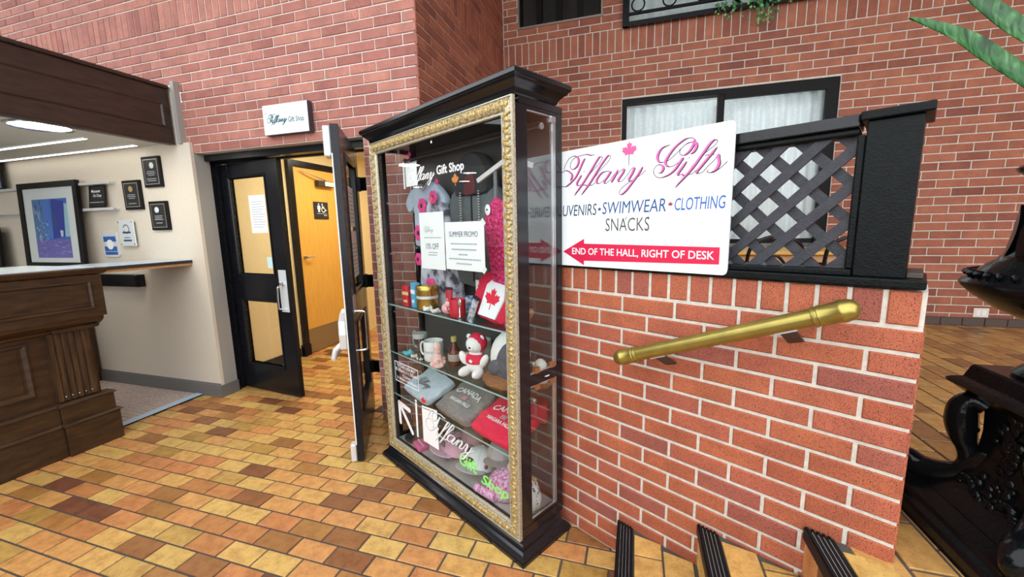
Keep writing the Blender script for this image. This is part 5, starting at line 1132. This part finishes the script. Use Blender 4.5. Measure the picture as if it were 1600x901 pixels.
# big framed photograph leaning against the wall on the back counter
pf = thing('framed_photograph', 'large black framed blue photograph of a street with white mat', 'picture', (-5.50,2.50,1.195), (R(-2.5),0,0))
fw_, fh_ = 0.46, 0.835
for nm, bx in (('frame_rail',(-fw_,0,fw_,0.055)),('frame_rail',(-fw_,fh_-0.055,fw_,fh_)),('frame_rail',(-fw_,0.055,-fw_+0.055,fh_-0.055)),('frame_rail',(fw_-0.055,0.055,fw_,fh_-0.055))):
    MB().box(bx[0],-0.035,bx[1],bx[2],0.0,bx[3]).build(nm, M_PLQ, pf, bevel=0.003)
MB().box(-fw_+0.05,-0.018,0.05,fw_-0.05,-0.012,fh_-0.05).build('mat_board', M_PAPER, pf)
ph = MB(); px0, px1, pz0, pz1 = -0.275, 0.27, 0.10, 0.675; rnd = random.Random(3)
def pq(a, b, c, d_, col, e=0.0):
    col = tuple(v**1.7 for v in col); ph.flat([(px0+(px1-px0)*x, pz0+(pz1-pz0)*y) for x, y in ((a,b),(c,b),(c,d_),(a,d_))], lambda x,z: (x,-0.0185-e,z), col)
def pg(pts, col, e=0.0003):
    col = tuple(v**1.7 for v in col); ph.flat([(px0+(px1-px0)*x, pz0+(pz1-pz0)*y) for x, y in pts], lambda x,z: (x,-0.0185-e,z), col)
pq(0,0,1,1,(0.16,0.36,0.78)); pg([(0,0),(1,0),(1,0.33),(0,0.30)],(0.38,0.34,0.72)); pg([(0,0.30),(0.28,0.33),(0.28,1),(0,1)],(0.22,0.42,0.70)); pg([(0.28,0.32),(0.52,0.34),(0.50,1),(0.30,1)],(0.20,0.42,0.85)); pg([(0.52,0.33),(0.86,0.36),(0.92,0.95),(0.56,1.0)],(0.06,0.16,0.60)); pg([(0.86,0.36),(1,0.36),(1,0.9),(0.90,0.92)],(0.60,0.80,0.92))
pg([(0.58,0.55),(0.66,0.55),(0.66,0.75),(0.58,0.77)],(0.10,0.22,0.5),0.0006); pg([(0.74,0.36),(0.80,0.36),(0.82,0.46),(0.73,0.47)],(0.85,0.9,0.95),0.0006)
for k in range(90):
    a_, b_ = rnd.uniform(0.02,0.40), rnd.uniform(0.28,0.60); s_ = rnd.uniform(0.01,0.03); c_ = rnd.choice([(0.55,0.70,0.85),(0.05,0.15,0.30),(0.25,0.45,0.70),(0.75,0.82,0.9)]); pq(a_,b_,a_+s_,b_+s_,c_,0.0009)
for k in range(60):
    a_, b_ = rnd.uniform(0.02,0.95), rnd.uniform(0.02,0.30); s_ = rnd.uniform(0.02,0.08); c_ = rnd.choice([(0.50,0.48,0.85),(0.30,0.26,0.62),(0.60,0.62,0.88),(0.42,0.30,0.66)]); pq(a_,b_,min(a_+s_*1.5,1),b_+s_*0.25,c_,0.0006)
for k in range(16):
    a_ = rnd.uniform(0.02,0.26); b_ = rnd.uniform(0.62,0.92); pq(a_,b_,a_+0.03,b_+0.08,rnd.choice([(0.55,0.72,0.85),(0.08,0.20,0.42)]),0.0006)
ph.build('photograph', M_PRINT, pf)
MB().box(-fw_+0.05,-0.0245,0.05,fw_-0.05,-0.0225,fh_-0.05).build('glass', M_GLASS, pf)
t = thing('framed_print', 'dark framed print cut by the left edge below the lower ledge', 'picture', (-6.72,2.50,1.195), (R(-3),0,0))
MB().box(-0.30,-0.03,0,0.30,0,0.42).build('frame', M_PLQ, t, bevel=0.003); MB().box(-0.25,-0.034,0.05,0.25,-0.0305,0.37).build('mat_board', M_PAPER, t); MB().box(-0.18,-0.036,0.09,0.18,-0.0345,0.22).build('print_band', plain('brick_print', (0.45,0.20,0.16), 0.6), t)
t = thing('award_plaque', 'black and blue plaque on the upper ledge at the left edge of the photo', 'plaque', (-6.40,2.545,2.0))
MB().box(-0.16,-0.02,0,0.16,0.0,0.27).build('board', M_PLQ, t, bevel=0.003); MB().box(-0.14,-0.022,0.015,0.135,-0.0205,0.255).build('plate', plain('light_blue_plate', (0.45,0.60,0.85), 0.4), t); MB().flat([(-0.05,0.02),(0.13,0.02),(0.13,0.14)], lambda a,b: (a,-0.0226,b)).build('blue_corner', plain('cobalt', (0.05,0.18,0.6), 0.4), t)
bc = thing('back_counter', 'low back counter behind the desk carrying the framed photograph', 'counter', (-6.3,2.33,0.0))
MB().box(-1.7,-0.25,0,1.0,0.25,1.15).build('body', M_DESK, bc); MB().box(-1.72,-0.27,1.1505,1.02,0.255,1.19).build('top', plain('counter_stone', (0.55,0.60,0.60), 0.3), bc, bevel=0.004)
# mat and tape
t = MB().box(-5.9,0.8,0.0,-3.885,2.57,0.008).build('floor_mat', None or blotch_mat('ribbed_mat', [(0.35,(0.46,0.35,0.30)),(0.6,(0.64,0.53,0.48))], 60)); tag(t, 'pinkish ribbed floor mat between the desk and the beige wall', 'mat')
rb = MB()
for k in range(40): rb.box(-5.85,0.85+k*0.043,0.0082,-3.90,0.85+k*0.043+0.018,0.0105)
rb.build('rib', MATS['ribbed_mat'], t)
t = MB().prism([(-3.925,1.86),(-3.842,1.86),(-3.87,2.60),(-3.935,2.585),(-3.955,2.605),(-3.925,2.565)][0:2]+[(-3.862,2.565),(-3.885,2.60),(-3.905,2.585),(-3.925,2.60),(-3.945,2.57)], lambda x,y: (x,y,0.0108), lambda x,y: (x,y,0.0122)).build('tape_strip', plain('pale_blue_tape', (0.52,0.66,0.82), 0.5)); tag(t, 'pale blue tape strip along the edge of the floor mat', 'tape')

# ------------------------------------------------------------------ windows of the back wall
M_WFR = plain('dark_window_frame', (0.008,0.007,0.007), 0.45, spec=0.12)
def lace_mat():
    t = NT('lace_curtain'); nz = t.n('TexNoise', i_Scale=40.0, i_Detail=3.0); t.l(t.obj(), nz.inputs['Vector'])
    rp = t.ramp([(0.3,(0.74,0.80,0.82)),(0.7,(0.86,0.90,0.92))]); t.l(nz.outputs[0], rp.inputs[0]); t.l(rp.outputs[0], t.b.inputs['Base Color']); t.b.inputs['Roughness'].default_value = 0.9; return t.m
M_LACE = lace_mat()
def curtain(label, x0, x1, z0, z1, y, amp=0.02, per=0.11):
    n_ = int((x1-x0)/0.012); vs = []; fs = []
    for i in range(n_+1):
        x = x0+(x1-x0)*i/n_; d = amp*math.sin(2*math.pi*x/per)+amp*0.5*math.sin(2*math.pi*x/(per*2.7)+1)
        for z, k in ((z0,1.1),(z1,0.8)): vs.append((x, y+d*k, z))
    for i in range(n_): fs.append((2*i,2*i+2,2*i+3,2*i+1))
    m = MB(); m.add(vs, fs); o = m.build('lace_curtain', M_LACE, smooth=True); md = o.modifiers.new('s','SOLIDIFY'); md.thickness = 0.002
    return tag(o, label, 'curtain')
def wframe(nm, label, x0, x1, z0, z1, bars, y0=YB+0.02, y1=YB+0.12, th=0.05, pane=True):
    m = MB().box(x0,y0,z0,x1,y1,z0+th).box(x0,y0,z1-th,x1,y1,z1).box(x0,y0,z0+th,x0+th,y1,z1-th).box(x1-th,y0,z0+th,x1,y1,z1-th)
    o = struct(m.build(nm, M_WFR), label); xs = [x0+th]+[b for b in bars]+[x1-th]
    for b_ in bars: MB().box(b_-0.03,y0+0.01,z0+th,b_+0.03,y1-0.02,z1-th).build('mullion', M_WFR, o)
    for i in range(len(xs)-1): MB().box(xs[i]+(0.03 if i else 0),(y0+y1)/2,z0+th,xs[i+1]-(0.03 if i < len(xs)-2 else 0),(y0+y1)/2+0.006,z1-th).build('pane', M_GLASS, o)
    return o
w1 = wframe('window_1', 'wide dark framed sliding window with lace curtains in the back wall', *W1, [0.80])
MB().box(0.83,YB+0.015,W1[3]-0.10,W1[1]-0.05,YB+0.05,W1[3]-0.05).box(W1[1]-0.10,YB+0.015,W1[2]+0.05,W1[1]-0.05,YB+0.05,W1[3]-0.10).box(0.83,YB+0.015,W1[2]+0.05,W1[1]-0.10,YB+0.05,W1[2]+0.10).build('sash', M_WFR, w1)
MB().box(W1[0]+0.05,YB+0.04,1.29,W1[1]-0.05,YB+0.09,1.335).build('cross_rail', M_WFR, w1)
curtain('pale lace curtain behind the wide sliding window', W1[0]+0.03, W1[1]-0.03, W1[2]+0.05, W1[3]-0.05, YB+0.21)
struct(MB().box(-1.5,YB+0.30,0.4,4.2,YB+0.34,3.3).build('wall_room_lower', plain('pale_room', (0.6,0.62,0.62), 0.9)), 'pale wall of the room behind the lower window')
t = thing('ceiling_light', 'unseen light added behind the lower back window to brighten its curtain', 'ceiling light', (0.8,YB+0.255,3.2)); MB().box(-0.8,-0.03,-0.04,0.8,0.03,0).build('housing', M_WHITE, t); MB().box(-0.78,-0.025,-0.046,0.78,0.025,-0.0405).build('diffuser', emit_mat('curtain_fill_glow', (0.90,0.97,1.0), 5.0), t)  # added fill lamp, out of view, to brighten the curtain
w2 = wframe('window_2', 'dark bronze window high on the back wall with four lights', *W2, [-1.08,-0.86,-0.63], th=0.02)
MB().box(W2[0]-0.02,YB-0.010,W2[2]-0.012,W2[1]+0.02,YB+0.02,W2[2]+0.008).box(W2[0]-0.012,YB-0.008,W2[2]+0.008,W2[0]+0.006,YB+0.02,W2[3]).box(W2[1]-0.006,YB-0.008,W2[2]+0.008,W2[1]+0.012,YB+0.02,W2[3]).build('edge_trim', plain('bronze_edge', (0.28,0.24,0.20), 0.4, 0.4), w2)
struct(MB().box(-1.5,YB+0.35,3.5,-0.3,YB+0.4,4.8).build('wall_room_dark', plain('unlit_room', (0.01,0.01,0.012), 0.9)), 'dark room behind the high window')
w3 = wframe('window_3', 'upper balcony window with curtains behind a black railing', *W3, [0.9,2.0], th=0.05)
curtain('white curtain behind the upper balcony window', W3[0]+0.03, W3[1]-0.03, W3[2]+0.03, W3[3]-0.03, YB+0.22, 0.03, 0.19)
struct(MB().box(-0.3,YB+0.35,3.4,4.2,YB+0.4,4.8).build('wall_room_upper', MATS['pale_room']), 'pale wall of the room behind the balcony window')
rl = thing('balcony_railing', 'black iron railing with rings across the upper balcony window', 'railing', (1.5,YB-0.05,3.55))
MB().box(-1.68,-0.018,-0.03,1.7,0.018,0.012).build('bottom_bar', M_BLACK, rl); MB().box(-1.68,-0.012,0.075,1.7,0.012,0.098).build('lower_rail', M_BLACK, rl); MB().box(-1.68,-0.012,0.235,1.7,0.012,0.258).build('upper_rail', M_BLACK, rl); MB().box(-1.68,-0.016,-0.03,-1.62,0.016,0.9).build('post', M_BLACK, rl)
for k in range(11):
    cx = -1.53+k*0.30; MB().tube([(cx+0.062*math.cos(a_*math.pi/10),0,0.166+0.062*math.sin(a_*math.pi/10)) for a_ in range(21)],0.008,6,False).build('ring', M_BLACK, rl, smooth=True)
for k in range(24): MB().tube([(-1.55+k*0.14,0,0.258),(-1.55+k*0.14,0,0.9)],0.007,6).build('baluster', M_BLACK, rl)
# ivy trailing over the sill
iv = thing('ivy', 'trailing green ivy hanging over the upper balcony sill', 'plant', (1.0,YB-0.09,3.58)); rnd = random.Random(11)
lf = [(0,0,0),(0.5,0.0,0.12),(0.38,0.0,0.45),(0.62,0.0,0.62),(0.2,0.0,0.72),(0,0.0,1.05),(-0.2,0.0,0.72),(-0.62,0.0,0.62),(-0.38,0.0,0.45),(-0.5,0.0,0.12)]
lm = MB(); lm.add([(x,-0.06*abs(x),-z) for x,_,z in lf]+[(0,-0.08,-0.45)], [(i,(i+1)%10,10) for i in range(10)])
GREENS = [plain('ivy_leaf_light', (0.16,0.42,0.12), 0.5), plain('ivy_leaf_mid', (0.06,0.26,0.07), 0.5), plain('ivy_leaf_dark', (0.03,0.14,0.05), 0.5)]
lme = []
for g in GREENS:
    o = lm.build('leaf', g); lme.append(o.data); bpy.data.objects.remove(o)
for k, (sx, ln) in enumerate(((-0.30,0.10),(-0.22,0.16),(-0.12,0.13),(0.0,0.19),(0.05,0.25),(0.09,0.30),(0.13,0.24),(0.18,0.18),(0.30,0.10),(0.45,0.09),(0.6,0.07))):
    pth = [Vector((sx, 0.02, 0.12)), Vector((sx+rnd.uniform(-0.02,0.02), -0.03, 0.06)), Vector((sx+rnd.uniform(-0.03,0.03), -0.035, -ln*0.5)), Vector((sx+rnd.uniform(-0.03,0.03), -0.03, -ln))]
    MB().tube(catmull(pth,5),0.0022,5).build('stem', GREENS[2], iv)
    for q in range(int(7+ln*50)):
        f_ = rnd.random(); p = pth[1].lerp(pth[3], f_) if f_ > 0.15 else pth[0]
        o = bpy.data.objects.new('leaf', lme[rnd.randrange(3)]); COL.objects.link(o); o.parent = iv; s_ = rnd.uniform(0.022,0.040)*(1.0-0.35*f_)
        o.location = p+Vector((rnd.uniform(-0.05,0.05),rnd.uniform(-0.03,0.005),rnd.uniform(-0.02,0.03))); o.scale = (s_,s_,s_); o.rotation_euler = (rnd.uniform(-0.5,0.7),rnd.uniform(-0.9,0.9),rnd.uniform(-0.7,0.7))
t = thing('power_outlet', 'white power outlet low on the back brick wall', 'outlet', (3.05,YB-0.003,0.60)); MB().box(-0.055,-0.006,0,0.055,0,0.085).build('plate', plain('ivory_plastic', (0.80,0.76,0.66), 0.4), t, bevel=0.003); MB().box(-0.035,-0.009,0.018,-0.008,-0.0062,0.066).box(0.008,-0.009,0.018,0.035,-0.0062,0.066).build('socket', M_PAPER, t)

# ------------------------------------------------------------------ table and chairs behind the lattice
tb = thing('dining_table', 'orange wood table seen through the lattice near the back window', 'table', (1.30,4.10,UZ))
MB().box(-0.55,-0.32,0.715,0.55,0.32,0.745).build('tabletop', M_OAKDOOR, tb, bevel=0.006); MB().box(-0.52,-0.29,0.655,0.52,0.29,0.7145).build('apron', M_PINE, tb)
for sx in (-0.46,0.46):
    for sy in (-0.23,0.23): MB().tube([(sx,sy,0),(sx,sy,0.655)],[0.02,0.028],10).build('leg', M_PINE, tb)
def chair(label, x, y, rot):
    c = thing('bentwood_chair', label, 'chair', (x,y,UZ), rot, None); MB().lathe([(0.19,0.43),(0.20,0.44),(0.20,0.455),(0.18,0.465),(0,0.463)],24).build('seat', M_PINE, c, smooth=True)
    MB().tube(catmull([(-0.17,0.14,0.45),(-0.18,0.17,0.65),(-0.15,0.20,0.82),(0,0.21,0.88),(0.15,0.20,0.82),(0.18,0.17,0.65),(0.17,0.14,0.45)],6),0.013,8).build('back_hoop', M_BLACK, c, smooth=True)
    MB().tube(catmull([(-0.09,0.165,0.46),(-0.09,0.185,0.62),(0,0.20,0.74),(0.09,0.185,0.62),(0.09,0.165,0.46)],6),0.010,8).build('inner_hoop', M_BLACK, c, smooth=True)
    for sx in (-1,1):
        for sy in (-1,1): MB().tube([(sx*0.13,sy*0.13,0.44),(sx*0.17,sy*0.18,0)],[0.014,0.011],8).build('leg', M_BLACK, c, smooth=True)
chair('black bentwood chair on the left side of the wood table', 0.98, 3.55, math.pi); chair('black bentwood chair on the right side of the wood table', 1.50, 3.45, math.pi-0.3)

# ------------------------------------------------------------------ cast iron planter pedestal
AX, AY = 1.17, 1.45
pd = thing('planter_pedestal', 'ornate black cast iron planter urn on a scrolled square pedestal', 'planter', (AX,AY,UZ))
def sq(prof, nm, n_sub=1, bev=0.0):
    MB().loft([[(-h,-h,z),(h,-h,z),(h,h,z),(-h,h,z)] for h, z in prof]).build(nm, M_CAST, pd, bevel=bev)
sq([(0.275,0),(0.275,0.040),(0.268,0.052),(0.250,0.060),(0.246,0.075),(0.232,0.085),(0.21,0.10)], 'base_plinth')
sq([(0.205,0.10),(0.19,0.115),(0.165,0.135),(0.140,0.165),(0.122,0.205),(0.112,0.25),(0.108,0.32),(0.110,0.38),(0.118,0.41),(0.125,0.42)], 'body')
sq([(0.125,0.420),(0.140,0.428),(0.165,0.450),(0.175,0.456),(0.178,0.466),(0.168,0.474),(0.150,0.482),(0.140,0.520),(0.135,0.526)], 'upper_slab')
MB().lathe([(0.115,0.526),(0.118,0.535),(0.108,0.545),(0.100,0.555),(0.070,0.575),(0.055,0.59),(0.050,0.63),(0.058,0.655),(0.080,0.670),(0.0,0.672)], 36).build('bun', M_CAST, pd, smooth=True)
MB().lathe([(0.075,0.672),(0.115,0.690),(0.175,0.722),(0.225,0.762),(0.247,0.786),(0.249,0.796),(0.243,0.804),(0.225,0.815),(0.205,0.838),(0.195,0.850),(0.178,0.862),(0.175,0.870),(0.0,0.872)], 48).build('dish', M_CAST, pd, smooth=True)
for k in range(40):
    a_ = 2*math.pi*k/40; MB().ball((0.226*math.cos(a_),0.226*math.sin(a_),0.822),(0.020,0.008,0.010),6,4,Matrix.Rotation(a_+0.5,3,'Z')).build('dish_gadroon', M_CAST, pd, smooth=True)
MB().lathe([(0.165,0.872),(0.158,0.885),(0.145,0.92),(0.135,0.97),(0.122,1.03),(0.120,1.06),(0.135,1.085),(0.165,1.105),(0.170,1.115),(0.163,1.122),(0.14,1.115),(0.13,1.09),(0,1.085)], 40, wob=lambda a,z: 0.02*math.sin(a*14) if 0.89 < z < 1.04 else 0).build('urn', M_CAST, pd, smooth=True)
for k in range(14):
    a_ = 2*math.pi*k/14; m = MB(); rings = []
    for q in range(7):
        f_ = q/6; w_ = 0.026*math.sin(math.pi*(0.15+0.8*f_)); r_ = 0.168-0.035*f_+0.018*f_*f_; z_ = 0.875+0.14*f_
        rings.append([(r_*math.cos(a_)-w_*math.sin(a_)*s_, r_*math.sin(a_)+w_*math.cos(a_)*s_, z_-0.004*abs(s_)) for s_ in (-1,0,1)]+[((r_-0.012)*math.cos(a_),(r_-0.012)*math.sin(a_),z_)])
    m.loft(rings).build('acanthus_leaf', M_CAST, pd, smooth=True)
rnd = random.Random(5)
for q in range(4):
    b_ = math.pi/4+q*math.pi/2; d = Vector((math.cos(b_),math.sin(b_),0)); m = MB(); pth = []
    for k in range(26):
        f_ = k/25
        if f_ < 0.25: r_ = 0.165+0.06*math.sin(f_*4*math.pi*0.5); z_ = 0.40-0.10*f_*4*0.6
        else: r_ = 0.0; z_ = 0
    ctrl = [(0.150,0.395),(0.180,0.408),(0.200,0.385),(0.202,0.345),(0.198,0.310),(0.190,0.275),(0.178,0.245),(0.172,0.205),(0.185,0.165),(0.230,0.135),(0.280,0.128),(0.325,0.145),(0.345,0.118),(0.330,0.092)]
    pth = catmull([(d.x*r_,d.y*r_,z_) for r_, z_ in ctrl],4); n_ = len(pth)
    m.tube(pth, [0.026+0.014*math.sin(math.pi*i/n_*2.0)**2 for i in range(n_)], 10).build('scroll_bracket', M_CAST, pd, smooth=True)
    pv = Vector((-d.y,d.x,0))*0.026
    MB().prism([(0.10,0.10),(0.335,0.062),(0.345,0.10),(0.330,0.135),(0.285,0.122),(0.235,0.135),(0.198,0.170),(0.188,0.21),(0.15,0.26),(0.10,0.26)], lambda r_,z_: (d.x*r_-pv.x,d.y*r_-pv.y,z_), lambda r_,z_: (d.x*r_+pv.x,d.y*r_+pv.y,z_)).build('foot_web', M_CAST, pd, bevel=0.008)
    m = MB()
    for k in range(16): m.ball((d.x*0.195+rnd.uniform(-0.026,0.026), d.y*0.195+rnd.uniform(-0.026,0.026), 0.395-0.007*k+rnd.uniform(-0.012,0.012)), rnd.uniform(0.007,0.012), 9, 6)
    m.build('scroll_foliage', M_CAST, pd, smooth=True)
for q in range(4):                                          # cast garlands on the four faces
    ang = q*math.pi/2; M3 = Matrix.Rotation(ang,3,'Z'); m = MB()
    for k in range(70):
        f_ = k/69; z_ = 0.40-0.27*f_; hw_ = 0.110+max(0,(0.22-z_))*0.55; x_ = rnd.gauss(0.0,0.022+0.018*math.sin(f_*9)); p = M3 @ Vector((x_, -hw_-0.002, z_)); s_ = rnd.uniform(0.008,0.017)
        m.ball(p, (s_,s_*0.7,s_*rnd.uniform(0.8,1.9)), 10, 7, M3 @ Matrix.Rotation(rnd.uniform(-1,1),3,'Y'))
    for s2 in (-1,1):
        for k in range(16):
            f_ = k/15; x_ = s2*(0.05+0.09*f_); z_ = 0.16+0.03*math.sin(f_*5)-0.045*f_; p = M3 @ Vector((x_, -0.150-0.10*(0.17-z_), z_)); m.ball(p, (rnd.uniform(0.010,0.02),0.010,rnd.uniform(0.007,0.012)), 10, 7, M3)
    o = m.build('garland', M_CAST, pd, smooth=True); o['kind'] = 'stuff'
# snake plant standing in the urn
def snake_mat():
    t = NT('snake_leaf'); mp = t.n('Mapping'); mp.inputs['Scale'].default_value = (26,9,9); t.l(t.obj(), mp.inputs['Vector'])
    nz = t.n('TexNoise', i_Scale=1.6, i_Detail=5.0, i_Distortion=1.0); t.l(mp.outputs[0], nz.inputs['Vector'])
    rp = t.ramp([(0.38,(0.008,0.04,0.012)),(0.50,(0.025,0.11,0.03)),(0.60,(0.05,0.16,0.05)),(0.78,(0.20,0.36,0.20))]); t.l(nz.outputs[0], rp.inputs[0]); t.l(rp.outputs[0], t.b.inputs['Base Color']); t.b.inputs['Roughness'].default_value = 0.33; t.b.inputs['Specular IOR Level'].default_value = 0.35; MATS['snake_leaf'] = t.m; return t.m
M_SNK = snake_mat()
sp = thing('snake_plant', 'snake plant with long mottled green leaves reaching in from the right', 'plant', (AX,AY,UZ+1.085))
MB().lathe([(0.125,0),(0.125,0.015),(0,0.02)],24).build('soil', plain('soil', (0.04,0.028,0.02), 0.95), sp)
def blade(pts, wmax, twist, nrm):
    pth = catmull(pts, 8); n_ = len(pth); rings = []; nrm = Vector(nrm).normalized()
    for i, p in enumerate(pth):
        f_ = i/(n_-1); d = (pth[min(i+1,n_-1)]-pth[max(i-1,0)]).normalized(); s_ = d.cross(nrm).normalized(); up = s_.cross(d)
        w_ = wmax*min(1,(0.55+1.2*f_))*(1-max(0,(f_-0.62)/0.38)**1.7)*0.5+0.0008; tw = twist*f_; s2 = s_*math.cos(tw)+up*math.sin(tw); u2 = up*math.cos(tw)-s_*math.sin(tw)
        wav = 1+0.07*math.sin(f_*13)
        rings.append([p+s2*w_*wav+u2*w_*0.22, p+u2*(-0.004), p-s2*w_*wav+u2*w_*0.22, p-s2*w_*wav*0.98+u2*(w_*0.22+0.002), p+u2*0.003, p+s2*w_*wav*0.98+u2*(w_*0.22+0.002)])
    o = MB().loft(rings).build('leaf', M_SNK, sp, smooth=True); return o
def rel(x, y, z): return (x-AX, y-AY, z-UZ-1.085)
blade([rel(1.20,1.46,1.60),rel(1.14,1.51,1.74),rel(1.02,1.535,1.865),rel(0.90,1.52,1.955),rel(0.81,1.495,2.005),rel(0.705,1.468,2.047)], 0.064, 0.0, (0.1,-0.9,0.4))
blade([rel(1.19,1.44,1.60),rel(1.14,1.50,1.80),rel(1.06,1.545,1.94),rel(0.97,1.545,2.02),rel(0.87,1.53,2.10),rel(0.75,1.50,2.19)], 0.064, 0.3, (0.3,-0.8,0.4))
blade([rel(1.15,1.42,1.60),rel(1.22,1.40,1.9),rel(1.30,1.38,2.15),rel(1.42,1.36,2.36)], 0.09, 0.4, (-0.2,-1,0.2))
blade([rel(1.22,1.50,1.60),rel(1.27,1.56,1.9),rel(1.30,1.62,2.2),rel(1.36,1.70,2.42)], 0.09, -0.3, (-0.3,-1,0.1))
bpy.context.view_layer.update()
